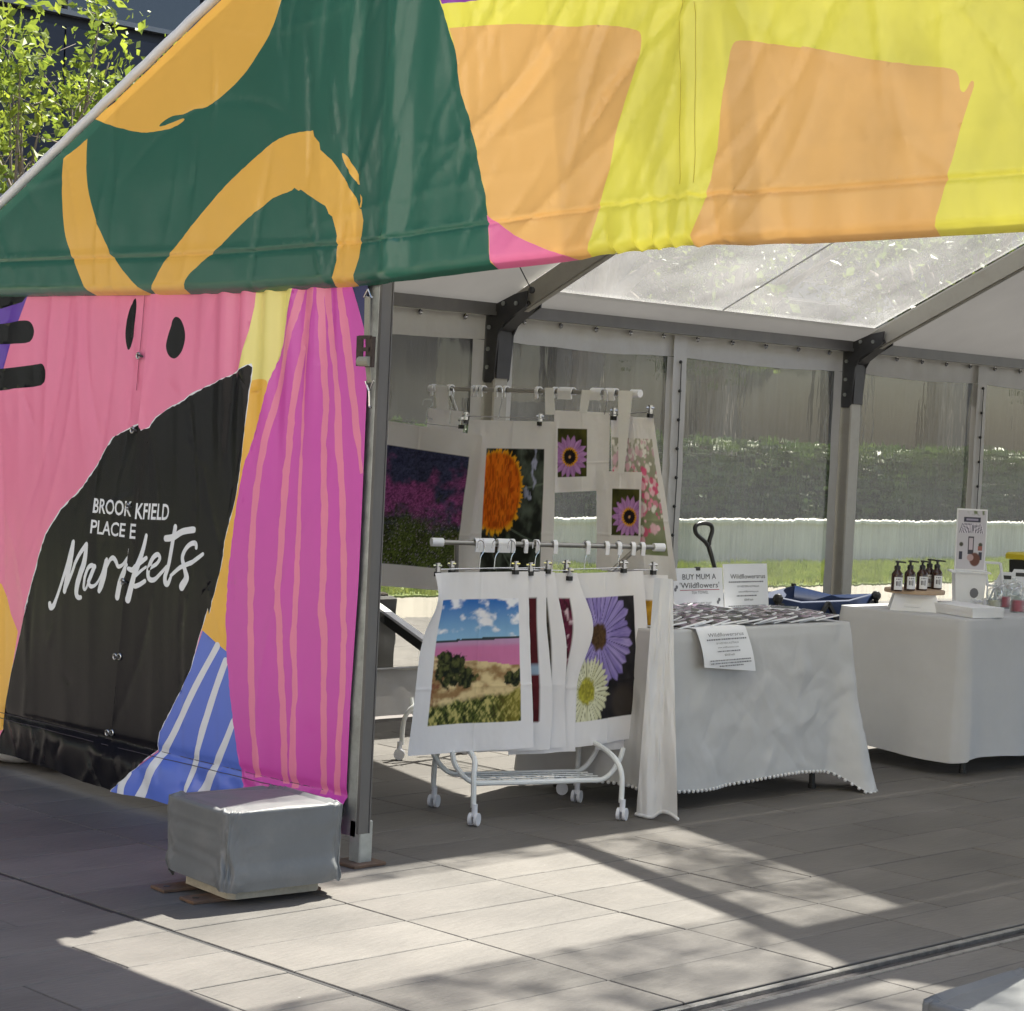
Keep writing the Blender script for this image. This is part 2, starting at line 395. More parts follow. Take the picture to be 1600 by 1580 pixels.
M = {}
M['paver'] = mat('grey_granite_paver', (0.128, 0.118, 0.107), rough=0.72, var=0.24, vscale=6, bump=0.35, bscale=70, stretch=(1.0, 0.25, 1), objrand=0.11, dirt=(0.08, 0.071, 0.062), dscale=1.7, damt=0.55)
M['joint'] = mat('dark_joint', (0.035, 0.035, 0.036), rough=0.9, var=0.3, vscale=12)
M['rubber_joint'] = mat('black_expansion_joint', (0.02, 0.02, 0.022), rough=0.7)
M['steel'] = mat('stainless_edge', (0.42, 0.41, 0.39), rough=0.3, metal=0.8, var=0.25, vscale=25, bump=0.2, bscale=60, dirt=(0.1, 0.09, 0.08), dscale=14, damt=0.7)
M['galv'] = mat('galvanised_steel', (0.40, 0.42, 0.41), rough=0.42, metal=0.75, var=0.22, vscale=16, bump=0.15, bscale=30, dirt=(0.16, 0.16, 0.14), dscale=5, damt=0.5)
M['alu_dark'] = mat('dark_anodised_aluminium', (0.14, 0.135, 0.13), rough=0.45, metal=0.35, var=0.12, vscale=7, stretch=(1, 1, 0.3), dirt=(0.2, 0.18, 0.15), dscale=9, damt=0.25)
M['alu'] = mat('weathered_aluminium', (0.36, 0.345, 0.31), rough=0.45, metal=0.3, var=0.12, vscale=7, dirt=(0.16, 0.14, 0.11), dscale=7, damt=0.4)
M['bracket'] = mat('black_steel_bracket', (0.05, 0.05, 0.053), rough=0.5, metal=0.3, var=0.2, vscale=12)
M['rust'] = mat('rusted_plate', (0.12, 0.075, 0.05), rough=0.8, var=0.3, vscale=15, bump=0.3, bscale=50, dirt=(0.25, 0.12, 0.05), dscale=9, damt=0.6)
M['concrete'] = mat('rough_concrete', (0.42, 0.39, 0.32), rough=0.9, var=0.2, vscale=18, bump=0.8, bscale=35)
M['roof_white'] = mat('white_roof_vinyl', (0.52, 0.515, 0.50), rough=0.45, var=0.08, vscale=1.5, bump=0.2, bscale=5, trans=0.07)
M['wall_white'] = mat('greyed_white_vinyl', (0.55, 0.54, 0.52), rough=0.5, var=0.1, vscale=4, bump=0.3, bscale=12, trans=0.12, dirt=(0.3, 0.27, 0.22), dscale=4, damt=0.35)
M['skylight'] = film_mat('milky_roof_film', clear=0.26, haze=0.22, gloss=0.12, wave=0.05, refr=0.06, scr=1.2, wz=1.0, smudge=0.25, hmax=1.5)
M['clear_roof'] = film_mat('clear_roof_film', clear=0.9, haze=0.10, gloss=0.05, wave=0.1, refr=0.02)
M['added_hazy_roof'] = film_mat('added_hazy_roof_film', clear=0.5, haze=0.56, gloss=0.05, wave=0.1, refr=0.02)  # film of the unseen roof strips added to soften the sunlight
M['milky_roof'] = film_mat('white_translucent_roof_film', clear=0.3, haze=0.75, gloss=0.05, wave=0.1, refr=0.02)
M['film_front'], M['film_back'] = slab_film('clear_vinyl_face', False), slab_film('clear_vinyl_wavy_face', True)
M['window'] = film_mat('clear_wall_film', tint=(0.78, 0.79, 0.75), clear=0.36, haze=0.055, gloss=0.085, wave=0.45, refr=0.40, scr=45)
M['green'] = vinyl('green_print', (0.035, 0.135, 0.095), trans=0.06)
M['amber'] = vinyl('amber_print', (0.86, 0.50, 0.10), trans=0.06)
M['yellow'] = vinyl('yellow_print', (0.80, 0.745, 0.105), trans=0.12)
M['orange'] = vinyl('orange_print', (0.82, 0.48, 0.16), trans=0.10)
M['pink_fascia'] = vinyl('pink_fascia_print', (0.80, 0.20, 0.40), trans=0.08)
M['violet'] = vinyl('violet_print', (0.25, 0.06, 0.35), trans=0.15)
M['pink'] = vinyl('pink_print', (0.82, 0.22, 0.37))
M['black'] = vinyl('black_print', (0.008, 0.0075, 0.010), rough=0.27, spec=0.22)
M['magenta'] = vinyl('magenta_print', (0.66, 0.085, 0.44))
M['rose'] = vinyl('rose_print', (0.84, 0.235, 0.38))
M['pale_yellow'] = vinyl('pale_yellow_print', (0.86, 0.76, 0.24))
M['gold'] = vinyl('gold_print', (0.86, 0.48, 0.07))
M['blue'] = vinyl('blue_print', (0.115, 0.19, 0.66))
M['navy'] = vinyl('navy_print', (0.03, 0.03, 0.12))
M['purple'] = vinyl('purple_print', (0.12, 0.045, 0.38))
M['white_print'] = vinyl('white_print', (0.80, 0.82, 0.85), trans=0.05)
M['stitch'] = mat('dark_stitching_thread', (0.06, 0.05, 0.06), rough=0.8)  # near-black thread for the raised seam lines
M['white_trim'] = mat('white_trim', (0.75, 0.76, 0.78), rough=0.45, var=0.04)
M['black_metal'] = mat('black_metal', (0.02, 0.02, 0.02), rough=0.4)
M['chrome'] = mat('chrome', (0.55, 0.55, 0.55), rough=0.2, metal=1.0)
M['rail_steel'] = mat('dull_steel_tube', (0.30, 0.29, 0.27), rough=0.38, metal=0.8)
M['wire'] = mat('grey_wire', (0.3, 0.3, 0.29), rough=0.4, metal=0.7)
M['strap'] = mat('khaki_webbing', (0.30, 0.29, 0.23), rough=0.85, bump=0.3, bscale=120)
M['cover'] = mat('grey_pvc_cover', (0.150, 0.157, 0.160), rough=0.5, var=0.08, vscale=5, bump=0.35, bscale=7, dirt=(0.3, 0.29, 0.27), dscale=4, damt=0.3)
M['white_enamel'] = mat('white_enamel', (0.75, 0.77, 0.77), rough=0.35, var=0.03)
M['white_plastic'] = mat('white_plastic', (0.72, 0.73, 0.78), rough=0.4)
M['cloth'] = mat('white_cotton', (0.74, 0.74, 0.75), rough=0.85, spec=0.2, var=0.03, bump=0.25, bscale=14, trans=0.12)
M['cloth_flat'] = mat('white_polyester_cloth', (0.56, 0.565, 0.585), rough=0.7, spec=0.3, var=0.03, bump=0.2, bscale=6, trans=0.08)
M['cloth_sheen'] = mat('white_satin_cloth', (0.56, 0.56, 0.565), rough=0.5, spec=0.4, var=0.03, bump=0.2, bscale=9, trans=0.08)
M['card'] = mat('white_card', (0.76, 0.77, 0.8), rough=0.6)
M['ink'] = mat('black_ink', (0.03, 0.03, 0.035), rough=0.7)
M['grey_ink'] = mat('grey_ink', (0.16, 0.16, 0.18), rough=0.7)
M['red_ink'] = mat('red_ink', (0.35, 0.03, 0.06), rough=0.7)
M['amber_glass'] = mat('amber_bottle', (0.035, 0.012, 0.008), rough=0.12, spec=0.6)
M['black_plastic'] = mat('black_plastic', (0.012, 0.012, 0.012), rough=0.35)
M['wood'] = mat('pale_wood', (0.42, 0.30, 0.20), rough=0.6, var=0.2, vscale=20)
M['wagon_blue'] = mat('blue_canvas', (0.005, 0.02, 0.075), rough=0.7, var=0.1, bump=0.3, bscale=14)
M['yellow_lid'] = mat('yellow_lid', (0.65, 0.52, 0.03), rough=0.4)
M['wax'] = mat('cream_wax', (0.7, 0.66, 0.55), rough=0.5)
ridged(M['cloth_sheen'], 5.0, 0.9, 0.02, (1, 1, 0.8)); ridged(M['cloth'], 3.0, 0.12); ridged(M['cloth_flat'], 1.6, 0.10, 0.02, (1, 1, 0.3)); ridged(M['cover'], 3.5, 0.22, 0.03)
pn = M['paver'].node_tree.nodes; plk = M['paver'].node_tree.links; pb_ = pn['Principled BSDF']; src = pb_.inputs['Base Color'].links[0].from_socket
tc = pn.new('ShaderNodeTexCoord'); oi = pn.new('ShaderNodeObjectInfo'); va = pn.new('ShaderNodeVectorMath'); va.operation = 'ADD'; plk.new(tc.outputs['Object'], va.inputs[0]); plk.new(oi.outputs['Location'], va.inputs[1])
vo = pn.new('ShaderNodeTexVoronoi'); vo.inputs['Scale'].default_value = 9.0; plk.new(va.outputs[0], vo.inputs['Vector'])
mr = pn.new('ShaderNodeMapRange'); mr.inputs[1].default_value = 0.025; mr.inputs[2].default_value = 0.045; mr.inputs[3].default_value = 0.7; mr.inputs[4].default_value = 0.0; plk.new(vo.outputs['Distance'], mr.inputs[0])
gt = pn.new('ShaderNodeSeparateColor'); plk.new(vo.outputs['Color'], gt.inputs[0]); g2 = pn.new('ShaderNodeMath'); g2.operation = 'GREATER_THAN'; g2.inputs[1].default_value = 0.72; plk.new(gt.outputs[0], g2.inputs[0])
mu = pn.new('ShaderNodeMath'); mu.operation = 'MULTIPLY'; plk.new(mr.outputs[0], mu.inputs[0]); plk.new(g2.outputs[0], mu.inputs[1])
mx = pn.new('ShaderNodeMix'); mx.data_type = 'RGBA'; plk.new(mu.outputs[0], mx.inputs[0]); plk.new(src, mx.inputs[6]); mx.inputs[7].default_value = (0.30, 0.29, 0.27, 1)
st_ = pn.new('ShaderNodeTexNoise'); st_.inputs['Scale'].default_value = 1.1; st_.inputs['Detail'].default_value = 7; plk.new(va.outputs[0], st_.inputs['Vector'])
s2 = pn.new('ShaderNodeMapRange'); s2.inputs[1].default_value = 0.35; s2.inputs[2].default_value = 0.7; s2.inputs[3].default_value = 0.82; s2.inputs[4].default_value = 1.18; plk.new(st_.outputs[0], s2.inputs[0])
hv = pn.new('ShaderNodeHueSaturation'); plk.new(mx.outputs[2], hv.inputs['Color']); plk.new(s2.outputs[0], hv.inputs['Value']); plk.new(hv.outputs[0], pb_.inputs['Base Color'])
M['print'] = print_mat('printed_cotton')
M['print_card'] = print_mat('printed_card', rough=0.35, trans=0.0)
# ================================================================ GROUND
def sheet_box(name, x0, x1, y0, y1, z, m, kind='structure', thick=0.2):
    b = MB(); b.box(x0, x1, y0, y1, z-thick, z); o = b.build(name, m); tag(o, kind=kind); return o
M['ground'] = mat('plaza_ground', (0.15, 0.148, 0.145), rough=0.85, var=0.2, vscale=2)
ground = sheet_box('ground', -400, 400, -400, 400, -0.045, M['ground'])
pavement = sheet_box('pavement', -4.7, 14, -9, 16, -0.031, M['joint'], thick=0.012)
RW, PL, JT = 0.2915, 0.684, 0.0045
X0, DX0, DX1 = 3.573, 4.752, 4.860            # a row line; the drain's two edges
cells = []
k0 = -28
for k in range(k0, 32):
    xa, xb = X0+RW*k, X0+RW*(k+1)
    ys = [-1.118, -0.432, 0.249, 0.938]
    y = 0.938+(PL*0.5 if k % 2 == 0 else PL)
    while y < 15.5: ys.append(y); y += PL
    y = -1.136-(PL*0.5 if k % 2 else PL)
    ys.append(-1.136)
    while y > -8.5: ys.append(y); y -= PL
    ys = sorted(ys)
    for a, b in zip(ys[:-1], ys[1:]):
        if b-a < 0.05: continue                # the wide expansion joint
        for (p, q) in ((xa, min(xb, DX0)), (max(xa, DX1), xb)):
            if q-p > 0.03 and p < DX0+9 and (q <= DX0+1e-6 or p >= DX1-1e-6): cells.append((p, q, a, b))
def pix_size(c):
    P = np.array([(c[0]+c[1])/2, (c[2]+c[3])/2, 0])-CAM
    z = P@_f
    if z < 1: return -1
    x = 800+FPX*(P@CR)/z; y = 790-FPX*(P@CU)/z
    if x < -150 or x > 1750 or y < 1000 or y > 1700: return -1
    return 1/z
cells.sort(key=lambda c: -pix_size(c))
pav_mesh = {}
rest = MB()
for i, (p, q, a, b) in enumerate(cells):
    w, l = q-p-JT, b-a-JT
    h = 0.0015*random.random()
    if i < 300 and pix_size((p, q, a, b)) > 0:
        key = (round(w, 3), round(l, 3))
        if key not in pav_mesh:
            mb = MB(); mb.bev(-w/2, w/2, -l/2, l/2, -0.03, 0, 0.0022); o = mb.build('paver', M['paver']); pav_mesh[key] = o.data
        else:
            o = bpy.data.objects.new('paver', pav_mesh[key]); COL.objects.link(o)
        o.parent = pavement; o.location = ((p+q)/2, (a+b)/2, h-0.001)
        o.rotation_euler = (random.uniform(-1, 1)*0.0015, random.uniform(-1, 1)*0.003, 0)
    else:
        rest.bev(p+JT/2, q-JT/2, a+JT/2, b-JT/2, -0.03, h-0.001, 0.0022)
o = rest.build('paver_field', M['paver'], pavement); tag(o, kind='stuff')
mb = MB(); mb.box(-4.6, 13, -1.134, -1.120, -0.03, -0.003); mb.build('expansion_joint', M['rubber_joint'], pavement)
mb = MB(); mb.bev(DX0+0.003, DX0+0.026, -9, 15.5, -0.03, 0.001, 0.003); mb.bev(DX1-0.026, DX1-0.003, -9, 15.5, -0.03, 0.001, 0.003)
mb.build('drain_edge', M['steel'], pavement)
mb = MB(); mb.box(DX0+0.027, DX1-0.027, -9, 15.5, -0.04, -0.014); mb.build('drain_slot', mat('drain_grit', (0.05, 0.045, 0.045), rough=0.9, var=0.4, vscale=20), pavement)
# path, lawn and terrace beyond the tent
M['path'] = mat('cream_path', (0.25, 0.23, 0.19), rough=0.9, var=0.12, vscale=5)
M['soil_lawn'] = mat('lawn_base', (0.15, 0.19, 0.05), rough=0.95, var=0.3, vscale=4)
sheet_box('path', -6.35, -4.705, -20, 60, -0.02, M['path'], thick=0.02)
lawn = sheet_box('lawn', -9.2, -6.352, -20, 60, 0.0, M['soil_lawn'], thick=0.04)
terrace = sheet_box('terrace', -40, -9.42, -40, 80, 0.42, M['ground'], thick=0.45)

# ================================================================ MARQUEE
W, RX, EZ, SL, BAY = 8.454, 4.227, 2.265, 0.477, 3.275
NB = 4
def roofz(x): return EZ+SL*(x if x < RX else W-x)
tent = thing('marquee', 'gable marquee with colourful printed front, white roof and clear plastic side walls', 'marquee', (0, 0, 0))

# --- roof covering, bay by bay
def roof_patch(name, m, xa, xb, ya, yb, seed=0, off=0.0):
    nx = max(2, int(abs(xb-xa)/0.09)); ny = max(2, int((yb-ya)/0.09))
    X, Y = np.meshgrid(np.linspace(xa, xb, nx), np.linspace(ya, yb, ny), indexing='ij')
    Z = EZ+SL*np.minimum(X, W-X)+off
    ed = np.minimum(np.minimum(X-min(xa, xb), max(xa, xb)-X), np.minimum(Y-ya, yb-Y))
    Z = Z + (0.018*(fbm(X*1.3, Y*0.9, seed)-0.5)+0.006*(ridge(X*2.2+Y*0.5, Y*2.6, seed+2)-0.5))*np.clip(ed/0.15, 0, 1)
    return sheet(name, np.stack([X, Y, Z], -1), m, tent)
for b in range(NB):
    ya, yb = b*BAY, (b+1)*BAY
    ya2 = -0.03 if b == 0 else ya
    if b == 0:
        roof_patch('roof_panel', M['roof_white'], -0.06, 2.40, ya2, yb, 3)
        roof_patch('skylight', M['clear_roof'], 2.551, 3.50, ya2, yb, 4)  # unseen clear strip, placed to let the sun patch onto the paving
        roof_patch('skylight', M['added_hazy_roof'], 2.401, 2.55, ya2, yb, 4)  # unseen hazy borders, here and next, added to soften the patch edges
        roof_patch('skylight', M['added_hazy_roof'], 3.501, 3.72, ya2, yb, 4)
        roof_patch('skylight', M['added_hazy_roof'], 3.721, RX, ya2, yb, 9)  # unseen hazy film added to spread softer light below the ridge
    elif b == 1:
        roof_patch('roof_panel', M['roof_white'], -0.06, 0.20, ya, yb, 5)
        roof_patch('skylight', M['skylight'], 0.17, 1.75, ya, yb, 6, 0.012)
        roof_patch('roof_panel', M['roof_white'], 1.751, 2.40, ya, yb, 5, 0.012)
        roof_patch('skylight', M['added_hazy_roof'], 2.401, 3.72, ya, ya+0.70, 4, 0.012)  # unseen hazy strip added to carry dimmer sunlight further in
        roof_patch('roof_panel', M['roof_white'], 2.401, 3.72, ya+0.701, yb, 5, 0.012)
        roof_patch('roof_panel', M['roof_white'], 3.721, RX, ya, yb, 5, 0.012)
        for fy in (0.52,):
            mb = MB(); mb.tube([(x, ya+BAY*fy, roofz(x)+0.004) for x in np.linspace(0.2, 1.7, 8)], 0.006, 5); mb.build('welded_seam', M['roof_white'], tent)
    else:
        roof_patch('roof_panel', M['roof_white'], -0.06, RX, ya, yb, 7+b)
    if b < 1:
        roof_patch('skylight', M['added_hazy_roof'], RX, 6.6, ya2, yb, 12+b)  # unseen hazy film added to brighten the paving on the right
        roof_patch('roof_panel', M['roof_white'], 6.601, W+0.06, ya2, yb, 12+b)
    else: roof_patch('roof_panel', M['roof_white'], RX, W+0.06, ya2, yb, 12+b)
# --- frame
for b in range(NB+1):
    y = b*BAY if b else 0.05
    for s in (0, 1):
        fx = (lambda x: x) if s == 0 else (lambda x: W-x)
        mb = MB()
        a = Vector((fx(0.16), y, roofz(0.16)-0.085)); c = Vector((fx(RX-0.02), y, roofz(RX-0.02)-0.085))
        mb.bar(a, c, 0.062, 0.11); d_ = Vector((0, 0, 0.036))
        mb.bar(a-d_*1.66, c-d_*1.66, 0.036, 0.012)
        mb.build('rafter', M['alu'], tent)
        if b and s == 0 or s == 1:
            mb = MB(); x0, x1 = sorted((fx(-0.045), fx(0.065))); mb.bev(x0, x1, y-0.055, y+0.055, 0.02, EZ-0.1, 0.008)
            mb.bev(x0-0.05, x1+0.05, y-0.11, y+0.11, 0.0, 0.02, 0.004)
            mb.build('eave_post', M['alu'], tent)
        if s == 0 and b:
            mb = MB()
            for dy in (-0.062, 0.052):           # two knee plates clasping post and rafter
                poly = [(-0.03, 1.86), (-0.01, 1.835), (0.045, 1.835), (0.065, 1.86), (0.085, 2.10), (0.12, 2.16), (0.29, roofz(0.29)-0.15), (0.30, roofz(0.30)-0.07),
                        (0.2, roofz(0.2)-0.04), (0.02, roofz(0.02)-0.02), (-0.05, EZ-0.06)]
                mb.prism(poly, 1, y+dy, y+dy+0.01)
            mb.prism([(0.066, 1.86), (0.078, 1.86), (0.083, 2.12), (0.30, 2.27), (0.29, 2.285), (0.07, 2.14)], 1, y-0.05, y+0.05)
            br = mb.build('knee_bracket', M['bracket'], tent)
            for (bx, bz) in ((0.015, 1.92), (0.015, 2.02), (0.015, 2.14), (0.12, 2.27), (0.22, roofz(0.22)-0.1)):
                mb = MB(); mb.tube([(bx, y-0.070, bz), (bx, y-0.062, bz)], 0.013, 6); mb.build('bolt', M['galv'], br)
    # ridge joint
    mb = MB(); mb.prism([(RX-0.2, roofz(RX-0.2)-0.17), (RX+0.2, roofz(RX-0.2)-0.17), (RX+0.2, roofz(RX-0.2)-0.05), (RX, roofz(RX)-0.03), (RX-0.2, roofz(RX-0.2)-0.05)], 1, y-0.045, y+0.045)
    mb.build('ridge_joint', M['bracket'], tent)
mb = MB(); mb.bar((RX, 0.02, roofz(RX)-0.06), (RX, NB*BAY, roofz(RX)-0.06), 0.09, 0.08); mb.build('ridge_beam', M['alu_dark'], tent)
for s in (0, 1):
    x = 0.01 if s == 0 else W-0.01
    for b in range(NB):
        mb = MB(); mb.bar((x, b*BAY+0.055, EZ-0.025), (x, (b+1)*BAY-0.055, EZ-0.025), 0.10, 0.066)
        mb.bar((x+(0.052 if s == 0 else -0.052), b*BAY+0.06, EZ-0.05), (x+(0.052 if s == 0 else -0.052), (b+1)*BAY-0.06, EZ-0.05), 0.012, 0.02)
        mb.build('eave_beam', M['alu_dark'], tent)
for y in (BAY,):
    mb = MB(); p = Vector((0.36, y-0.09, roofz(0.36)-0.10)); mb.tube([p, p+Vector((0.10, -0.25, 0.17)), (1.9, y-2.6, roofz(1.9)-0.2)], 0.0035, 5)
    mb.ball(p, 0.02); mb.build('bracing_wire', M['bracket'], tent)

# --- clear plastic side wall along the left eave: half-bay panels
def wall_panel(y0, y1, seed, lap):
    base = MB()
    ztop, zwt, zwb = 2.205, 2.075, 0.26
    n = 46
    def strip(ya, yb, za, zb, nx, nz, amp=0.006):
        Y, Z = np.meshgrid(np.linspace(ya, yb, nx), np.linspace(za, zb, nz), indexing='ij')
        X = -0.012+amp*2*(fbm(Y*9, Z*5, seed)-0.5)+0.004*np.sin(Y*40+seed)*(Z > 2.1)
        base.grid(np.stack([X, Y, Z], -1))
    sag = 0.0
    # header band with a slightly scalloped lower edge
    Y, T = np.meshgrid(np.linspace(y0, y1, n), np.linspace(0, 1, 7), indexing='ij')
    low = zwt+0.018*np.sin((Y-y0)/(y1-y0)*math.pi)*-1+0.012*(fbm(Y*4, Y*0, seed)-0.5)
    Z = ztop+(low-ztop)*T
    X = -0.012+0.012*(fbm(Y*9, Z*6, seed)-0.5)+0.004*np.sin(Y*30)*(1-T)
    base.grid(np.stack([X, Y, Z], -1))
    strip(y0, y1, 0.015, zwb, n, 6, 0.012)
    strip(y0, y0+0.085, zwb, 2.07, 4, 30)
    strip(y1-0.085, y1, zwb, 2.07, 4, 30)
    w = base.build('side_wall_panel', M['wall_white'], tent, smooth=True)
    mb = MB(); ya, yb, za, zb, xa, xb = y0+0.05, y1-0.05, zwb-0.04, zwt+0.04, -0.027, -0.024
    mb.add([(xb, ya, za), (xb, yb, za), (xb, yb, zb), (xb, ya, zb), (xa, ya, za), (xa, yb, za), (xa, yb, zb), (xa, ya, zb)], [(0, 1, 2, 3), (1, 5, 6, 2), (3, 2, 6, 7), (0, 3, 7, 4), (0, 4, 5, 1)], 0)
    n0 = len(mb.v)-8; mb.f.append((n0+4, n0+7, n0+6, n0+5)); mb.m.append(1)
    mb.build('window_film', [M['film_front'], M['film_back']], w)
    mb = MB(); mb.tube([(0.0, y0, 0.27), (0.0, y1, 0.27)], 0.008, 6); mb.build('hem_seam', M['wall_white'], w)
    for k in range(5):
        yy = y0+(y1-y0)*(k+0.5)/5
        mb = MB(); a = [(0.004, yy+0.012*math.cos(t), 2.188+0.012*math.sin(t)) for t in np.linspace(0, 2*math.pi, 9)[:-1]]
        mb.tube(a, 0.005, 5, closed=True); mb.ball((0.012, yy, 2.188), 0.009, 6, 4); mb.build('eyelet', M['chrome'], w)
    if lap:                                    # laced flap where two panels meet
        Z, T = np.meshgrid(np.linspace(0.1, 2.20, 60), np.linspace(-0.06, 0.06, 5), indexing='ij')
        Y = y1+T+0.014*(fbm(Z*3, Z*0, seed)-0.5)*1.6
        X = 0.016+0.010*(fbm(Z*7, T*20, seed+8)-0.5)
        lp = sheet('lacing_flap', np.stack([X, Y, Z], -1), M['wall_white'], w)
        pts = []
        for k in range(11):
            z = 2.04-0.175*k; yy = y1-0.004+0.014*(float(fbm(z*3, 0, seed))-0.5)*1.6
            mb = MB(); mb.ball((0.026, yy, z), 0.011, 7, 5); mb.build('eyelet', M['black_metal'], lp); pts.append((0.026, yy+0.006, z))
        mb = MB(); mb.tube(pts, 0.0035, 5); mb.build('lacing_cord', M['black_metal'], lp)
for b in range(NB):
    y0, y1 = b*BAY+0.07, (b+1)*BAY-0.07; ym = (b+0.5)*BAY-0.09
    wall_panel(y0, ym, 20+b*2, True); wall_panel(ym, y1, 21+b*2, False)

# ---------------------------------------------------------------- printed sheets
def inpoly(P, poly):
    x, y = P[:, 0], P[:, 1]; poly = np.asarray(poly); n = len(poly); c = np.zeros(len(P), bool)
    bb = (x >= poly[:, 0].min()) & (x <= poly[:, 0].max()) & (y >= poly[:, 1].min()) & (y <= poly[:, 1].max())
    idx = np.nonzero(bb)[0]
    if len(idx) == 0: return c
    xs, ys = x[idx], y[idx]; r = np.zeros(len(idx), bool); j = n-1
    for i in range(n):
        xi, yi = poly[i]; xj, yj = poly[j]
        if yi != yj:
            r ^= ((yi > ys) != (yj > ys)) & (xs < (xj-xi)*(ys-yi)/(yj-yi)+xi)
        j = i
    c[idx] = r; return c
def subdiv(poly, step, jitter=0.0, seed=0, closed=True):
    rs = np.random.RandomState(seed); out = []; n = len(poly)
    for i in range(n if closed else n-1):
        a = np.array(poly[i], float); b = np.array(poly[(i+1) % n], float); d = b-a; l = np.hypot(*d)
        k = max(1, int(math.ceil(l/step))); nr = np.array([-d[1], d[0]])/max(l, 1e-9)
        for j in range(k):
            q = a+d*j/k
            if jitter and j: q = q+nr*rs.uniform(-1, 1)*jitter
            out.append(q)
    return out
def ribbon(pts, w, ragged=0.0, seed=0, smooth=6, step=0.012):   # pts, widths in metres on the sheet -> polygon
    rs = np.random.RandomState(seed)
    C_ = crom(pts, smooth) if smooth > 1 else [np.array(p, float) for p in pts]
    ww = w if hasattr(w, '__len__') else [w]*len(pts)
    wi = np.interp(np.linspace(0, len(pts)-1, len(C_)), np.arange(len(pts)), ww)
    C_ = np.array(C_)
    if ragged:                                  # finer sampling for torn edges
        s = np.concatenate([[0], np.cumsum(np.hypot(*np.diff(C_, axis=0).T))]); t = np.arange(0, s[-1], step)
        C2 = np.stack([np.interp(t, s, C_[:, 0]), np.interp(t, s, C_[:, 1])], 1); wi = np.interp(t, s, wi); C_ = C2
    T = np.gradient(C_, axis=0); T /= np.maximum(np.hypot(T[:, 0], T[:, 1])[:, None], 1e-9); N = np.stack([-T[:, 1], T[:, 0]], 1)
    def rag():
        v = rs.randn(len(C_)); v = np.convolve(v, np.ones(3)/3, 'same'); return v*ragged
    l_ = C_+N*(wi/2+rag())[:, None]; r_ = C_-N*(wi/2+rag())[:, None]
    cap = []
    if not ragged:
        for a in np.linspace(0, math.pi, 7)[1:-1]:
            cap.append(C_[-1]+(N[-1]*math.cos(a)+T[-1]*math.sin(a))*wi[-1]/2)
        cap2 = [C_[0]+(-N[0]*math.cos(a)-T[0]*math.sin(a))*wi[0]/2 for a in np.linspace(0, math.pi, 7)[1:-1]]
        return list(l_)+cap+list(r_[::-1])+cap2
    return list(l_)+list(r_[::-1])
def printed_sheet(name, outline, layers, step, disp, mats, y0, parent, edge_step=None):
    """layers: list of (material index, [polygons]) painted in order; all in (x, z)"""
    V = []; E_ = []
    def ringin(poly):
        n0 = len(V); V.extend([Vector((float(p[0]), float(p[1]))) for p in poly])
        E_.extend([(n0+i, n0+(i+1) % len(poly)) for i in range(len(poly))])
    ol = subdiv(outline, edge_step or step); ringin(ol)
    for mi, polys in layers:
        for p in polys: ringin(p)
    oa = np.array(outline); xs = np.arange(oa[:, 0].min(), oa[:, 0].max(), step); zs = np.arange(oa[:, 1].min(), oa[:, 1].max(), step)
    G = np.stack(np.meshgrid(xs, zs, indexing='ij'), -1).reshape(-1, 2); rs = np.random.RandomState(3)
    G = G+rs.uniform(-0.2, 0.2, G.shape)*step; G = G[inpoly(G, outline)]
    V.extend([Vector((float(a), float(b))) for a, b in G])
    v2, e2, f2, _, _, _ = delaunay_2d_cdt(V, E_, [], 0, 1e-5)
    v2 = np.array([(p[0], p[1]) for p in v2]); F = np.array([f for f in f2 if len(f) == 3])
    cen = v2[F].mean(1); keep = inpoly(cen, ol); F = F[keep]; cen = cen[keep]
    mi_ = np.zeros(len(F), int)
    for mi, polys in layers:
        if mi < 0: continue                    # guide lines only
        for p in polys: mi_[inpoly(cen, p)] = mi
    a = v2[F[:, 1]]-v2[F[:, 0]]; b = v2[F[:, 2]]-v2[F[:, 0]]; flip = (a[:, 0]*b[:, 1]-a[:, 1]*b[:, 0]) < 0
    F[flip] = F[flip][:, ::-1]
    P3 = np.stack([v2[:, 0], y0-disp(v2[:, 0], v2[:, 1]), v2[:, 1]], 1)
    me = bpy.data.meshes.new(name); me.from_pydata(P3.tolist(), [], F.tolist())
    for m_ in mats: me.materials.append(m_)
    me.polygons.foreach_set('material_index', mi_.tolist()); me.polygons.foreach_set('use_smooth', [True]*len(F)); me.update()
    o = bpy.data.objects.new(name, me); COL.objects.link(o); o.parent = parent
    return o
def text_polys(txt, bl, br, tl):
    """triangles of a line of lettering laid between three corners (x, z) of the sheet"""
    cu = bpy.data.curves.new('lettering', 'FONT'); cu.body = txt; cu.resolution_u = 3; cu.offset = 0.016
    ob = bpy.data.objects.new('lettering', cu); COL.objects.link(ob)
    dg = bpy.context.evaluated_depsgraph_get(); me = ob.evaluated_get(dg).to_mesh()
    v = np.array([(p.co.x, p.co.y) for p in me.vertices]); F = [tuple(p.vertices) for p in me.polygons]
    ed = {}
    for f in F:
        for i in range(len(f)):
            e = tuple(sorted((f[i], f[(i+1) % len(f)]))); ed[e] = ed.get(e, 0)+1
    ob.to_mesh_clear() if False else None
    bpy.data.objects.remove(ob); bpy.data.curves.remove(cu)
    mn, mx = v.min(0), v.max(0); uv = (v-mn)/(mx-mn)
    bl, br, tl = map(np.array, (bl, br, tl))
    P = bl+uv[:, :1]*(br-bl)+uv[:, 1:]*(tl-bl)
    return [P[list(f)] for f in F]
K1 = lambda pts: [(x/2.5806, y/2.5806) for x, y in pts]
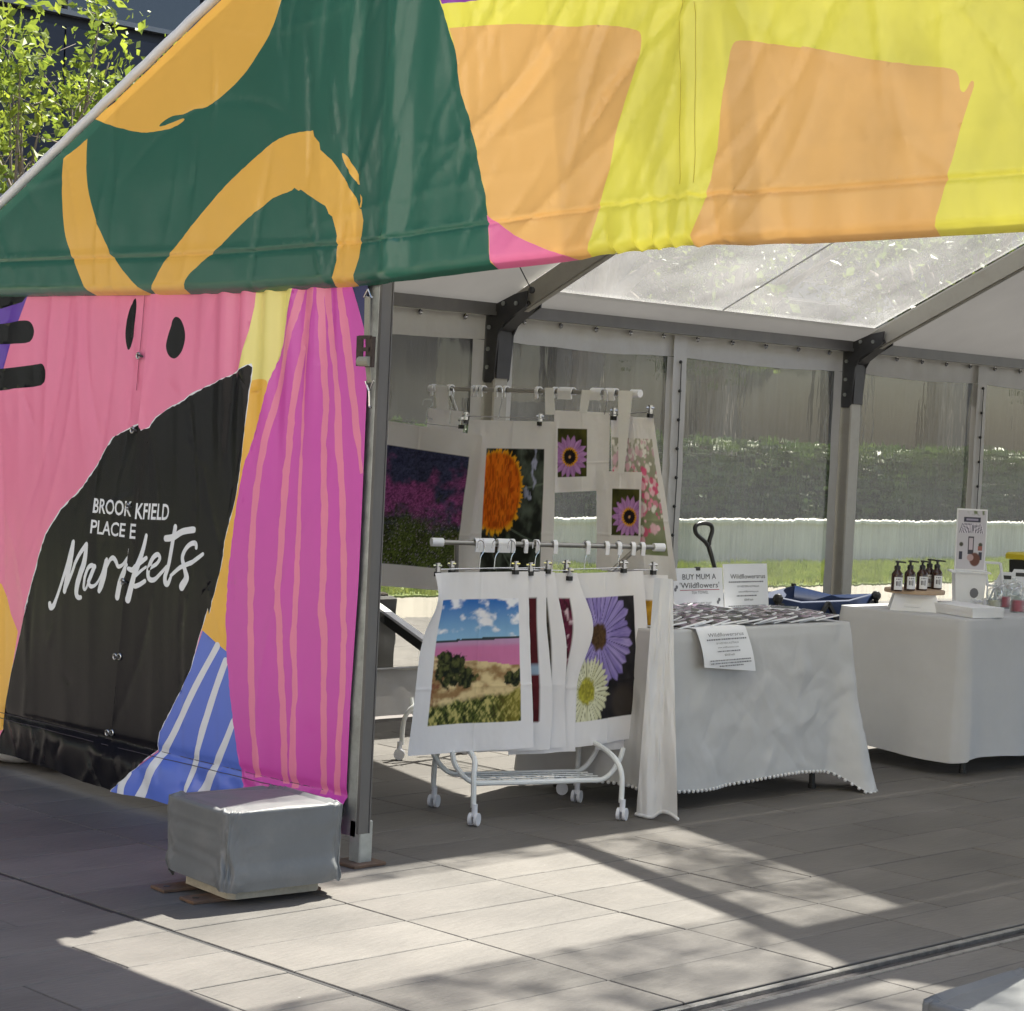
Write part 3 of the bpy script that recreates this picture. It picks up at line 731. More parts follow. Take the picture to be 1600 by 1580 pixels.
K2 = lambda pts: [(x/2.5806, 440+y/2.5806) for x, y in pts]
K3 = lambda pts: [(x/2.5806, 900+y/2.5806) for x, y in pts]
K8 = lambda pts: [(620+x/1.6327, y/1.6327) for x, y in pts]
KT = lambda pts: [(60+x/5.714, 760+y/5.714) for x, y in pts]
YF, YW = -0.075, -0.035                        # planes of the gable cover and of the curtain wall
def toF(pts):
    o = []
    for p in pts: q = onY(p[0], p[1], YF); o.append((q[0], q[2]))
    return o
def toW(pts):
    o = []
    for p in pts: q = onY(p[0], p[1], YW); o.append((q[0], q[2]))
    return o

# --- gable cover ------------------------------------------------------------
SA, SB = toF([(1068, 0)])[0], toF([(1063, 385)])[0]            # welded seam down the yellow half
def xseam(z): return SB[0]+(SA[0]-SB[0])*(np.asarray(z)-SB[1])/(SA[1]-SB[1])
GC = toF([(1045, 390)])[0][0]                                   # where the hem is gathered
hem_px = [(0, 463), (120, 461), (240, 460), (360, 457), (480, 450), (560, 446), (604, 440), (680, 430), (765, 419), (840, 411), (920, 403), (990, 396), (1062, 389), (1160, 384), (1270, 378), (1430, 369), (1600, 359)]
hemF = toF(hem_px)
hx = np.array([-0.1]+[p[0] for p in hemF]+[8.6]); hz = np.array([hemF[0][1]]+[p[1] for p in hemF]+[hemF[-1][1]+0.01])
def zhem(x): return np.interp(x, hx, hz)+0.010*np.abs(np.sin(np.asarray(x)*27+2*np.sin(np.asarray(x)*9)))*np.exp(-((np.asarray(x)-GC)/0.42)**4)
def dispF(x, z):
    x = np.asarray(x, float); z = np.asarray(z, float); t = z-zhem(x)
    d = 0.030*(fbm(x*0.9, z*0.7, 31)-0.5)
    d = d+0.010*(ridge(x*2.3+z*1.2, z*1.1-x*0.4, 33)-0.6)
    d = d+creases(x, z, 1, 46, 0.2, 2.7, 2.2, 3.7, (-0.5, 0.25), (0.08, 0.5), (0.008, 0.02), (0.004, 0.012))
    d = d+creases(x, z, 2, 34, 2.6, 3.5, 2.1, 3.5, (-0.35, 0.45), (0.10, 0.5), (0.007, 0.016), (0.003, 0.009))
    d = d+creases(x, z, 3, 34, 3.3, 4.4, 2.2, 3.4, (0.35, 0.95), (0.12, 0.5), (0.010, 0.03), (0.005, 0.015))
    d = d+creases(x, z, 4, 46, 4.4, 6.4, 2.2, 3.6, (-1.2, 1.2), (0.06, 0.4), (0.008, 0.02), (0.003, 0.010))
    d = d+creases(x, z, 5, 16, 0.3, 6.0, 2.3, 3.4, (1.35, 1.75), (0.2, 0.7), (0.006, 0.012), (0.003, 0.006))
    d = 0.72*d
    d = d+0.006*np.sin(x*38+3*fbm(x*2, z*2, 36))*np.exp(-((x-2.98)/0.26)**2)*(0.35+0.65*fbm(x*3, z*2, 37))
    d = d+0.014*np.exp(-((x-2.93)/0.04)**2)
    g = np.exp(-((x-GC)/0.40)**4)
    d = d+0.050*np.abs(np.sin(x*27+2*np.sin(x*9)+z*5))**0.7*np.exp(-np.maximum(t, 0)/0.085)*g
    d = d+0.010*(fbm(x*11, z*3, 41)-0.5)*np.exp(-np.maximum(t, 0)/0.25)
    d = d-0.007*np.exp(-((t-0.148)/0.006)**2)+0.003*np.exp(-((t-0.162)/0.010)**2)
    d = d+0.010*np.exp(-((x-xseam(z)-0.025)/0.03)**4)
    d = d-0.045*np.clip(1-t/0.035, 0, 1)**2
    return d
xs = np.linspace(-0.03, W+0.03, 520)
outF = [(x, float(zhem(x))) for x in xs]+[(x, EZ-0.02+SL*min(x, W-x)) for x in xs[::-1]]
MF = [M['green'], M['yellow'], M['amber'], M['orange'], M['pink_fascia'], M['violet'], M['stitch']]
gb = K8([(108, -300), (108, -60), (112, 0), (130, 60), (150, 130), (165, 240), (200, 350), (210, 420), (225, 500), (232, 560), (236, 640), (236, 720)])
yel = toF(gb)+[(9.0, 1.5), (9.0, 5.5), (toF(gb)[0][0], 5.5)]
orange1 = toF(crom(K8([(135, 72), (300, 62), (450, 68), (520, 64), (600, 74), (622, 90), (615, 140), (600, 200), (560, 350), (530, 480), (485, 675)]), 3))+toF(K8([(450, 690), (236, 690), (232, 560), (225, 500), (210, 420), (200, 350), (165, 240), (150, 130)]))
pinkF = toF(crom(K8([(228, 548), (300, 600), (390, 640), (450, 662), (500, 700)]), 3))+toF(K8([(400, 730), (236, 730), (236, 640), (232, 560)]))
orange2 = toF(crom(K8([(845, 160), (855, 118), (877, 103), (960, 112), (1030, 122), (1050, 120), (1200, 150), (1340, 168), (1415, 176), (1434, 195), (1438, 228), (1450, 234), (1466, 207), (1473, 220), (1450, 290), (1410, 440), (1365, 600), (1360, 660)]), 3))+toF(K8([(745, 690), (770, 580), (800, 460), (818, 380), (825, 280)]))
violet = toF(K8([(90, -80), (240, -80), (215, 0), (190, 4), (118, 11), (108, -20)]))
am1 = toF(crom(K1([(1150, -60), (1130, 0), (1100, 110), (1050, 200), (980, 300), (900, 380), (830, 430), (780, 440), (735, 460), (690, 468), (650, 493), (641, 510), (690, 494), (731, 477), (734, 488), (690, 515), (600, 533), (540, 530), (455, 510)]), 3))+toF(K1([(380, 480), (700, 150), (985, -120)]))
am2 = toF(crom(K1([(352, 560), (348, 640), (352, 740), (372, 830), (410, 940), (460, 1040), (530, 1130), (600, 1200)]), 3))+toF(K1([(560, 1240), (380, 1240)]))+toF(crom(K1([(345, 1170), (300, 1060), (265, 950), (250, 800), (250, 690), (255, 640)]), 3))
am3 = toF(crom(K1([(590, 1210), (605, 1165), (660, 1060), (760, 930), (880, 780), (1000, 660), (1100, 575), (1180, 540), (1262, 526)]), 3))+toF(K1([(1268, 550), (1290, 575), (1294, 605), (1340, 645), (1368, 682), (1390, 720), (1420, 775), (1440, 800), (1454, 840), (1464, 846), (1470, 890), (1450, 1040), (1425, 1110), (1405, 1180), (1320, 1180), (1340, 1120), (1355, 1050), (1360, 950), (1342, 874), (1326, 862), (1312, 830), (1260, 795), (1215, 765), (1206, 770), (1190, 758), (1180, 768)]))+toF(crom(K1([(1100, 800), (1000, 880), (880, 1000), (800, 1070), (750, 1130), (730, 1230)]), 3))
sp1 = toF(crom(K1([(1382, 620), (1400, 632), (1440, 690), (1455, 745), (1430, 725), (1395, 670)]), 4, True))
sp2 = toF(K1([(1456, 783), (1465, 798), (1463, 838), (1453, 838), (1459, 812)]))
seamF = [(4.462, 2.2), (4.466, 2.2), (4.466, 4.3), (4.462, 4.3)]
layersF = [(1, [yel]), (3, [orange1, orange2]), (4, [pinkF]), (5, [violet]), (2, [am1, am2, am3, sp1, sp2])]
layersF = [(mi, [subdiv(p, 0.03, 0.0015, i) for i, p in enumerate(ps)]) for mi, ps in layersF]
xg = np.linspace(0.0, 6.2, 420)
layersF.append((-1, [[(x, float(zhem(x))+o1) for x in xg]+[(x, float(zhem(x))+o2) for x in xg[::-1]] for o1, o2 in ((0.142, 0.148), (0.154, 0.160))]))
gable = printed_sheet('gable_cover', outF, layersF, 0.0155, dispF, MF, YF, tent)
gable['label'] = 'green, amber and yellow printed gable cover'
# back face of the hem so that the sheet has a lip from below
P = np.stack([np.stack([xs, np.full_like(xs, YF)+0.045-dispF(xs, zhem(xs)+0.04)*0.3, zhem(xs)+0.06], -1), np.stack([xs, YF-dispF(xs, zhem(xs)), zhem(xs)], -1)], 0)
P = np.concatenate([P[:1], (P[:1]+P[1:])/2+np.array([0, 0.0, -0.012]), P[1:]], 0)
sheet('cover_hem', P, M['wall_white'], gable)
# stitched seams on the cover, laid just proud of it
def seam(name, pts, y0, disp, parent, r=0.0022, m='stitch'):
    mb = MB(); q = [(x, y0-float(disp(x, z))-0.0012, z) for x, z in pts]; mb.tube(q, r, 5); return mb.build(name, M[m], parent)
M['green_stitch'] = mat('dark_green_stitch', (0.02, 0.075, 0.055), rough=0.6)
M['amber_stitch'] = mat('ochre_stitch', (0.62, 0.52, 0.07), rough=0.6)
seam('stitched_seam', [(float(xseam(z)), z) for z in np.arange(2.33, 4.0, 0.03)], YF, dispF, gable, 0.0011, 'amber_stitch')
seam('stitched_seam', [(float(xseam(z))+0.055, z) for z in np.arange(2.33, 4.0, 0.03)], YF, dispF, gable, 0.0011, 'amber_stitch')
# white edge trim up the roof slope
for s in (0, 1):
    mb = MB()
    fx = (lambda x: x) if s == 0 else (lambda x: W-x)
    N_ = 60; pts = [(fx(-0.08+(RX+0.08)*i/N_), YF-0.004, EZ+0.004+SL*(-0.08+(RX+0.08)*i/N_)+0.002*math.sin(i*2.3)) for i in range(N_+1)]
    mb.tube(pts, 0.019, 8); mb.build('edge_trim', M['white_trim'], tent, smooth=True)

# --- front posts (galvanised sleeve + dark extrusion) -----------------------
for px_ in (2.818, 5.636):
    mb = MB(); mb.bev(px_-0.075, px_+0.018, -0.020, 0.03, 0.10, 3.5 if px_ < 4 else 3.4, 0.006)
    p_ = mb.build('gable_post', M['galv'], tent)
    mb = MB(); mb.bev(px_+0.022, px_+0.041, -0.030, 0.020, 0.115, 3.5 if px_ < 4 else 3.4, 0.005)
    mb.box(px_+0.039, px_+0.0435, -0.032, -0.027, 0.115, 2.6); mb.box(px_+0.039, px_+0.0435, 0.017, 0.022, 0.115, 2.6)
    mb.build('post_extrusion', M['alu_dark'], p_)
    mb = MB(); mb.bev(px_-0.02, px_+0.04, -0.02, 0.04, 0.012, 0.16, 0.004); mb.build('post_foot', M['galv'], p_)
    mb = MB(); mb.bev(px_-0.06, px_+0.075, -0.07, 0.08, 0.002, 0.013, 0.003); mb.build('base_plate', M['rust'], p_)
    mb = MB(); mb.tube([(px_-0.065, -0.06, 0.185), (px_-0.03, -0.06, 0.185)], 0.022, 8); mb.tube([(px_-0.085, -0.058, 0.185), (px_-0.065, -0.058, 0.185)], 0.013, 6)
    mb.build('base_bolt', M['black_metal'], p_)

# --- printed curtain wall, two laced halves ----------------------------------
def zst(x): return 0.245-0.002*x
def dispW(x, z):
    x = np.asarray(x, float); z = np.asarray(z, float)
    d = 0.026*(fbm(x*1.6, z*0.35, 51)-0.5)
    d = d+0.008*(ridge(x*4.5+z*0.3, z*0.45, 53)-0.6)
    d = d+creases(x, z, 11, 26, 0.2, 2.7, 0.4, 2.1, (-0.12, 0.12), (0.3, 1.0), (0.008, 0.02), (0.002, 0.006))
    d = d+creases(x, z, 12, 30, 0.2, 2.7, 0.3, 2.0, (-1.4, 1.4), (0.03, 0.14), (0.006, 0.014), (0.001, 0.0035))
    pl = np.exp(-((z-2.1)/0.55)**2)*np.exp(-((x-2.2)/0.35)**2)
    d = d+0.012*np.sin(x*46)*pl
    sk = np.clip((zst(x)-z)/0.06, 0, 1)
    d = d+sk*(0.045*(ridge(x*2.0+z*2.2, z*1.0, 57, 1)-0.45)+0.014*np.abs(np.sin(x*9+z*7+2*fbm(x*2, z*2, 5))))
    d = d+creases(x, z, 13, 30, 0.2, 2.6, 0.05, 0.22, (-0.8, 0.8), (0.04, 0.12), (0.010, 0.022), (0.005, 0.012))*sk
    d = d-0.010*np.exp(-((z-zst(x))/0.014)**2)
    return d
seam_px = [(238, 455), (233, 520), (226, 590), (219, 660), (212, 740), (207, 820), (199, 900), (190, 1000), (182, 1080), (176, 1150), (172, 1195), (186, 1236)]
seamW = toW(seam_px); sz = np.array([p[1] for p in seamW])[::-1]; sx = np.array([p[0] for p in seamW])[::-1]
bot_l = toW([(-60, 1160), (0, 1178), (60, 1196), (110, 1212), (150, 1226), (186, 1236)])
bot_r = toW([(186, 1236), (205, 1240), (240, 1247), (270, 1256), (320, 1266), (420, 1290), (500, 1309), (534, 1318)])
right_px = [(576, 445), (571, 517), (573, 614), (569, 703), (565, 789), (560, 900), (546, 1094), (539, 1233), (534, 1318)]
rightW = toW(right_px)
outL = bot_l+seamW[::-1][1:]+[(seamW[0][0], 2.25), (-0.02, 2.25), (-0.02, bot_l[0][1])]
outR = bot_r+rightW[::-1][1:]+[(rightW[0][0], 2.25), (seamW[0][0], 2.25)]+seamW[:-1]
MW = [M['pink'], M['black'], M['magenta'], M['rose'], M['pale_yellow'], M['gold'], M['blue'], M['navy'], M['purple'], M['white_print'], M['stitch']]
gold_l = toW([(-90, 860), (0, 913), (8, 932), (15, 960), (26, 987), (18, 1040), (8, 1094), (0, 1140), (-90, 1190)])
purp = toW([(-90, 440), (48, 440), (41, 463), (15, 533), (0, 585), (-90, 640)])
bars = [toW([(-90, 455), (46, 455), (33, 472), (0, 482), (-90, 495)]),
        toW(crom([(-90, 515), (0, 506), (30, 501), (45, 503), (51, 518), (44, 534), (20, 537), (0, 538), (-90, 540)], 3)),
        toW(crom([(-90, 580), (0, 576), (50, 570), (64, 569), (70, 585), (62, 602), (20, 607), (0, 610), (-90, 615)], 3))]
drop1 = toW(crom(K2([(540, 68), (522, 88), (505, 150), (498, 210), (501, 255), (508, 275), (520, 255), (532, 180), (542, 110)]), 4, True))
drop2 = toW(crom(K2([(705, 142), (725, 152), (740, 190), (742, 235), (728, 285), (700, 310), (675, 298), (664, 262), (672, 220), (685, 180), (692, 155)]), 4, True))
pale = toW(K2([(1030, -20), (1195, -20), (1160, 120), (1130, 260), (1085, 420), (1060, 440), (1000, 440), (962, 360), (985, 280), (1005, 200), (1020, 100)]))
goldm = toW(crom(K2([(1012, 398), (1045, 393), (1080, 415), (1045, 560)]), 4)+[np.array(p) for p in K2([(1000, 740), (975, 900), (945, 1100), (935, 1342)])]+[np.array(p) for p in K3([(930, 150), (925, 320), (870, 265), (815, 218), (800, 100)])]+[np.array(p) for p in K2([(860, 1200), (905, 1000), (950, 800), (985, 600), (1000, 450)])])
fanl = K2([(1192, -20), (1185, 20), (1160, 120), (1130, 260), (1078, 420), (1040, 560), (985, 740), (955, 900), (925, 1150), (912, 1342)])+K3([(911, 180), (915, 330), (930, 500), (955, 700), (978, 840), (1000, 1000), (1010, 1100)])
fan = subdiv(toW(fanl), 0.02, 0.003, 4, False)+toW([(600, 1340), (610, 430)])
navy = toW(K2([(1405, -20), (1440, 90), (1475, 210), (1540, 300), (1540, -20)]))
def st(pts2, pts3, w, seed):
    P_ = toW(K2(pts2))+(toW(K3(pts3)) if pts3 else [])
    ww = w if hasattr(w, '__len__') else [w]*len(P_)
    return ribbon(P_, ww, 0.0035, seed, 4, 0.018)
stripes = [
    st([(1205, -20), (1215, 20), (1165, 220), (1110, 470), (1065, 650), (1030, 870), (1015, 1100), (1012, 1342)], [(1012, 200), (1015, 400), (1022, 600), (1040, 830)], 0.036, 1),
    st([(1245, -20), (1243, 40), (1215, 280), (1182, 480), (1162, 680), (1142, 900), (1125, 1180), (1120, 1300)], [(1125, 180), (1132, 400), (1140, 600), (1145, 850)], 0.036, 2),
    st([(1262, -20), (1258, 60), (1242, 200), (1226, 400), (1215, 640), (1206, 850), (1195, 1150), (1187, 1300)], [(1180, 250), (1185, 450), (1175, 700), (1180, 870)], [0.03, 0.03, 0.018, 0.012, 0.018, 0.022, 0.03, 0.03, 0.03, 0.03, 0.035, 0.035], 3),
    st([(1292, -20), (1294, 100), (1300, 300), (1310, 500), (1300, 700), (1306, 900), (1296, 1200), (1292, 1320)], [(1300, 250), (1297, 500), (1297, 700), (1295, 900)], 0.036, 4),
    st([(1312, -20), (1325, 150), (1346, 330), (1361, 500), (1366, 700), (1376, 900), (1381, 1200), (1379, 1330)], [(1381, 250), (1371, 500), (1357, 700), (1350, 900)], 0.034, 5),
    st([(1365, -20), (1380, 130), (1400, 270), (1416, 420), (1440, 620), (1458, 790)], None, [0.03, 0.035, 0.04, 0.04, 0.035, 0.01], 6)]
blk_edge = K2([(95, 1342), (130, 1190), (150, 1110), (180, 1020), (240, 920), (330, 830), (385, 740), (405, 700), (450, 630), (520, 590), (562, 572), (572, 602), (600, 590), (625, 550), (680, 510), (740, 480), (760, 460), (830, 425), (900, 395), (970, 355), (1012, 333)])
blk_r = K2([(1012, 345), (1005, 420), (985, 620), (965, 800), (945, 900), (905, 1050), (890, 1160), (845, 1342)])+K3([(840, 130), (812, 225), (770, 380), (700, 520), (645, 630), (635, 700), (560, 780), (480, 860), (470, 960)])
blk_l = K3([(-250, 960), (-250, 500), (-60, 760), (0, 620), (20, 500), (40, 390), (80, 220), (110, 100)])
black = subdiv(toW(blk_edge), 0.02, 0.0035, 5, False)+subdiv(toW(blk_r), 0.02, 0.002, 6, False)+toW(blk_l)
halo = toW([(p[0]-0.8, p[1]-1.3) for p in blk_edge])+toW([(p[0]+0.7, p[1]) for p in blk_r])+toW(blk_l)
halo = subdiv(halo, 0.03, 0.002, 8)
blue = toW(K3([(820, 220), (870, 265), (920, 310), (938, 500), (960, 700), (985, 840), (1000, 980), (400, 980), (470, 870), (560, 780), (635, 710), (645, 630), (700, 520), (770, 380)]))
wst = [ribbon(toW(K3(p)), w, 0.0, 0, 5) for p, w in (
    ([(880, 282), (790, 450), (700, 640), (645, 740), (590, 880), (570, 930)], [0.03, 0.034, 0.034, 0.04, 0.055, 0.06]),
    ([(910, 345), (850, 520), (800, 700), (752, 880)], [0.032, 0.036, 0.03, 0.025]), ([(838, 530), (810, 620), (786, 735)], [0.004, 0.008, 0.004]),
    ([(940, 590), (895, 705), (820, 870), (790, 940)], [0.03, 0.035, 0.055, 0.06]), ([(545, 790), (522, 840), (520, 900)], [0.035, 0.045, 0.05]))]
# lettering
lt = []
for txt, a, b_, c_ in (('BROOK', (470, 237), (815, 272), (482, 103)), ('KFIELD', (872, 292), (1155, 303), (884, 150)), ('PLACE', (450, 420), (755, 457), (462, 296)), ('E', (828, 466), (873, 471), (836, 332))):
    q = toW(KT([a, b_, c_])); lt += text_polys(txt, *q)
ws = 1.0/5.714*9.0/FPX                          # one trace pixel in metres, roughly
def pen(pts, w): return ribbon(toW(KT(pts)), [v*1.7*ws for v in w], 0.0, 0, 6)
script = [
    pen([(92, 1050), (100, 1078), (125, 1068), (150, 1005), (200, 860), (250, 690), (300, 500)], [30, 34, 30, 24, 22, 22, 26]),
    pen([(305, 495), (285, 640), (250, 800), (225, 935)], [24, 34, 36, 30]), pen([(225, 935), (290, 770), (350, 620), (420, 520)], [22, 22, 24, 28]),
    pen([(422, 518), (400, 680), (345, 850), (330, 950), (345, 990), (370, 992)], [26, 40, 40, 34, 28, 22]),
    pen([(488, 722), (462, 706), (430, 740), (405, 830), (396, 905), (412, 918), (440, 860), (474, 760)], [22, 24, 22, 22, 20, 16, 14, 14]), pen([(486, 715), (458, 800), (442, 858), (460, 893), (500, 875), (550, 780), (585, 665)], [26, 26, 24, 22, 16, 14, 20]),
    pen([(595, 655), (575, 780), (545, 880), (528, 930)], [24, 40, 42, 30]), pen([(570, 780), (620, 665), (655, 640), (680, 670), (700, 715), (740, 700), (780, 640)], [16, 22, 26, 26, 22, 18, 14]),
    pen([(812, 560), (780, 690), (720, 850), (692, 985)], [16, 32, 40, 40]), pen([(740, 790), (770, 740), (800, 700)], [14, 20, 22]),
    pen([(962, 440), (930, 580), (860, 800), (808, 1010)], [22, 30, 38, 40]), pen([(815, 735), (850, 745), (900, 690), (962, 640)], [22, 28, 26, 22]),
    pen([(838, 845), (862, 890), (900, 880), (950, 846)], [20, 24, 24, 22]), pen([(860, 820), (910, 760), (960, 720)], [14, 16, 14]),
    pen([(985, 740), (1050, 690), (1078, 640), (1055, 608), (1015, 650), (980, 750), (985, 820), (1025, 835), (1085, 780), (1140, 715)], [16, 20, 24, 24, 26, 30, 28, 24, 20, 16]),
    pen([(1222, 365), (1200, 480), (1160, 700), (1128, 800), (1130, 860), (1155, 868), (1185, 800)], [32, 30, 28, 30, 32, 28, 16]),
    pen([(1130, 465), (1200, 455), (1290, 405), (1385, 388)], [32, 34, 32, 32]),
    pen([(1415, 545), (1408, 512), (1370, 512), (1320, 560), (1290, 640), (1312, 740), (1325, 820), (1285, 895)], [24, 26, 24, 24, 26, 30, 40, 44]),
    pen([(1180, 798), (1270, 725), (1380, 675), (1475, 605)], [18, 22, 24, 18])]
# clip: each half of the wall carries its own part of the lettering
common = [(5, [gold_l]), (8, [purp]), (1, bars+[drop1, drop2]), (4, [pale]), (5, [goldm]), (6, [blue]), (9, wst), (2, [fan]), (7, [navy]), (3, stripes), (9, [halo]), (1, [black]), (9, lt+script)]
curtL = printed_sheet('wall_curtain', outL, common, 0.0155, dispW, MW, YW+0.004, tent)
curtR = printed_sheet('wall_curtain', outR, common, 0.0155, lambda x, z: dispW(x, z)+0.010*np.exp(-np.abs(x-np.interp(z, sz, sx))/0.05), MW, YW, tent)
curtL['label'] = 'pink and black half of the printed wall'; curtR['label'] = 'magenta half of the printed wall'
for cu_, xa, xb in ((curtL, 0.0, 1.30), (curtR, 1.33, 2.74)):     # unprinted white back of the wall
    X_, Z_ = np.meshgrid(np.linspace(xa, xb, 40), np.linspace(0.09, 2.2, 60), indexing='ij')
    sheet('lining', np.stack([X_, YW+0.022-dispW(X_, Z_)*0.8, Z_], -1), M['wall_white'], cu_)
for dz in (0.0, -0.022):
    seam('stitched_seam', [(x, zst(x)+dz) for x in np.arange(0.0, 1.24, 0.04)], YW, dispW, curtL, 0.0016)
    seam('stitched_seam', [(x, zst(x)+dz) for x in np.arange(1.26, 2.75, 0.04)], YW, dispW, curtR, 0.0016)
M['pink_stitch'] = mat('dull_pink_stitch', (0.45, 0.10, 0.19), rough=0.6)
seam('edge_binding', [(float(np.interp(z, sz, sx))-0.055, z) for z in np.arange(1.66, 2.2, 0.04)], YW, dispW, curtL, 0.0016, 'pink_stitch')
seam('edge_binding', [(float(np.interp(z, sz, sx))+0.03, z) for z in np.arange(1.6, 2.2, 0.04)], YW, dispW, curtR, 0.0016, 'pink_stitch')
for (kx, ky, two) in ((570, 740, 0), (540, 1040, 0), (518, 1345, 0), (500, 1650, 0), (475, 1512, 1), (445, 1819, 1)):
    pass
for (ex, ey, two) in ((218, 556, 0), (209, 672, 0), (201, 791, 0), (194, 909, 0), (182, 1026, 1), (170, 1145, 1)):
    for k in range(1+two):
        q = toW([(ex+k*7, ey)])[0]; y_ = YW-float(dispW(*q))-0.010
        mb = MB(); mb.tube([(q[0]+0.0115*math.cos(t), y_, q[1]+0.0115*math.sin(t)) for t in np.linspace(0, 2*math.pi, 13)[:-1]], 0.0042, 6, closed=True)
        e_ = mb.build('eyelet', M['chrome'], curtL, smooth=True)
        if k == 0:
            mb = MB(); mb.tube([(q[0], y_-0.002, q[1]), (q[0]+0.016, y_-0.012, q[1]+0.002), (q[0]+0.034, y_-0.002, q[1]-0.003)], 0.0045, 6); mb.build('lacing_loop', M['black_metal'], e_)

# --- ratchet strap on the post ----------------------------------------------
rs_ = thing('ratchet_strap', 'khaki webbing ratchet strap with dark buckle hanging on the front post', 'strap', (2.77, -0.06, 1.6))
def rp(px, py, y=-0.075): q = onY(px, py, y); return Vector((q[0]-2.77, q[1]+0.06, q[2]-1.6))
def rtube(name, pts, r, m, parent=rs_): mb = MB(); mb.tube(pts, r, 6); return mb.build(name, M[m], parent)
tri = [rp(575, 452), rp(568.5, 465), rp(574, 463), rp(580.5, 465), rp(575.5, 452)]
rtube('wire_hook', tri, 0.004, 'chrome')
mb = MB(); mb.bar(rp(574.5, 463), rp(573.5, 530), 0.028, 0.004, up=(0, 1, 0)); mb.bar(rp(573.5, 560, -0.07), rp(577.5, 598, -0.07), 0.024, 0.004, up=(0, 1, 0)); mb.build('webbing', M['strap'], rs_)
M['ratchet'] = mat('dark_bronze_steel', (0.06, 0.045, 0.04), rough=0.45, metal=0.5, var=0.3, vscale=30)
mb = MB()
a, b_, c_ = rp(563, 527, -0.10), rp(561, 570, -0.10), rp(570, 577, -0.10)
mb.bar(rp(563, 525, -0.11), rp(561.5, 572, -0.11), 0.008, 0.03); mb.bar(rp(580, 526, -0.11), rp(577.5, 574, -0.11), 0.014, 0.035)
mb.bar(rp(562, 527, -0.115), rp(580, 527, -0.115), 0.01, 0.012); mb.bar(rp(562, 546, -0.115), rp(578, 546, -0.115), 0.012, 0.014)
mb.build('ratchet_frame', M['ratchet'], rs_)
mb = MB(); mb.tube([rp(562, 565, -0.115), rp(579, 565, -0.115)], 0.018, 10); mb.build('spool', M['strap'], rs_)
rtube('wire_hook', [rp(571, 596), rp(577, 613), rp(583.5, 595)], 0.0035, 'chrome'); rtube('wire_hook', [rp(577, 611), rp(577.5, 635), rp(580, 637)], 0.0045, 'chrome')

# --- weights ------------------------------------------------------------------
def weight(name, label, cx, cy, rz, seed, sx_=0.40, sy_=0.45, h=0.305):
    t = thing(name, label, 'weight', (cx, cy, 0), rz, 'covered ballast weights at the marquee feet')
    mb = MB(); mb.bev(-sx_/2+0.045, sx_/2-0.05, -sy_/2+0.05, sy_/2-0.05, 0.014, 0.20, 0.02)
    mb.build('concrete_block', M['concrete'], t)
    for (dx, dy) in ((-0.13, -0.06), (0.06, -0.06)):
        mb = MB(); mb.bev(dx-0.045, dx+0.045, -sy_/2+dy, sy_/2-0.02, 0.002, 0.012, 0.002)
        pl = mb.build('steel_plate', M['rust'], t)
        mb = MB(); mb.tube([(dx, -sy_/2+dy+0.035, 0.0122), (dx, -sy_/2+dy+0.035, 0.0135)], 0.011, 8); mb.build('bolt_hole', M['black_metal'], pl)
    # cover: rounded box shell with creases and a puckered top seam
    nu, nv = 150, 46
    U = np.linspace(0, 2*math.pi, nu, endpoint=False)
    def sq(a, e): return np.sign(np.cos(a))*np.abs(np.cos(a))**e, np.sign(np.sin(a))*np.abs(np.sin(a))**e
    e = 0.16; cx_, cy_ = sq(U, e)
    rows = []
    vv = np.concatenate([np.linspace(0, 1, 30), 1+np.linspace(0, 1, 17)[1:]])
    for v in vv:
        if v <= 1:
            z = 0.055+(h-0.055)*v; k = 1.0+0.05*(0.5-v)*0
            VV = np.full_like(U, v); wob = (fbm(U*2.2, VV*1.6, seed)-0.5)*(0.16*(1-v*0.7))+0.085*(ridge(U*1.4+v*1.6, VV*1.0-U*0.5, seed+3, 2)-0.6)*(1.15-v)+0.03*(ridge(U*3.5-v*2.5, VV*3.0, seed+4, 2)-0.6)+0.05*np.exp(-((v-0.12)/0.15)**2)*(fbm(U*1.3, U*0, seed+9)-0.3)
            rx = sx_/2*(1+wob); ry = sy_/2*(1+wob)
            zz = z-0.05*(1-v)*(fbm(U*1.5, U*0, seed+1)-0.35)
            zz = zz-0.016*np.clip((v-0.9)/0.1, 0, 1)**2*0
            rows.append(np.stack([cx_*rx, cy_*ry, zz+0*U], -1))
        else:
            t_ = v-1; k = 1-t_
            lip = 0.012*np.exp(-((t_-0.05)/0.04)**2)*np.clip(3*fbm(U*9, U*0, seed+5)-1.0, 0, 1.2)
            zz = h+lip+0.010*(fbm(cx_*k*3, cy_*k*3, seed+7)-0.5)-0.004*np.exp(-((t_-0.12)/0.06)**2)
            rows.append(np.stack([cx_*sx_/2*k*(1-0.012*(t_ < 0.01)), cy_*sy_/2*k, zz], -1))
    P_ = np.array(rows)
    sheet('cover', P_, M['cover'], t, wrap=True)
    pm_ = mat('cover_piping', (0.16, 0.17, 0.17), rough=0.5)
    for a in (math.pi/4, 3*math.pi/4, 5*math.pi/4, 7*math.pi/4):   # piping at the vertical corners
        j = int(round(a/(2*math.pi)*nu)) % nu; mb = MB(); mb.tube([P_[i, j]*np.array([1.004, 1.004, 1]) for i in range(1, 30)], 0.0028, 5); mb.build('piping', pm_, t)
    return t
weight('ballast_weight', 'grey vinyl covered concrete weight at the foot of the post beside the printed wall', 2.965, -0.575, R(-6), 61)
weight('ballast_weight', 'grey covered weight cut off by the bottom right corner beyond the drain', 5.93, -0.50, R(4), 66, 0.44, 0.52, 0.28)
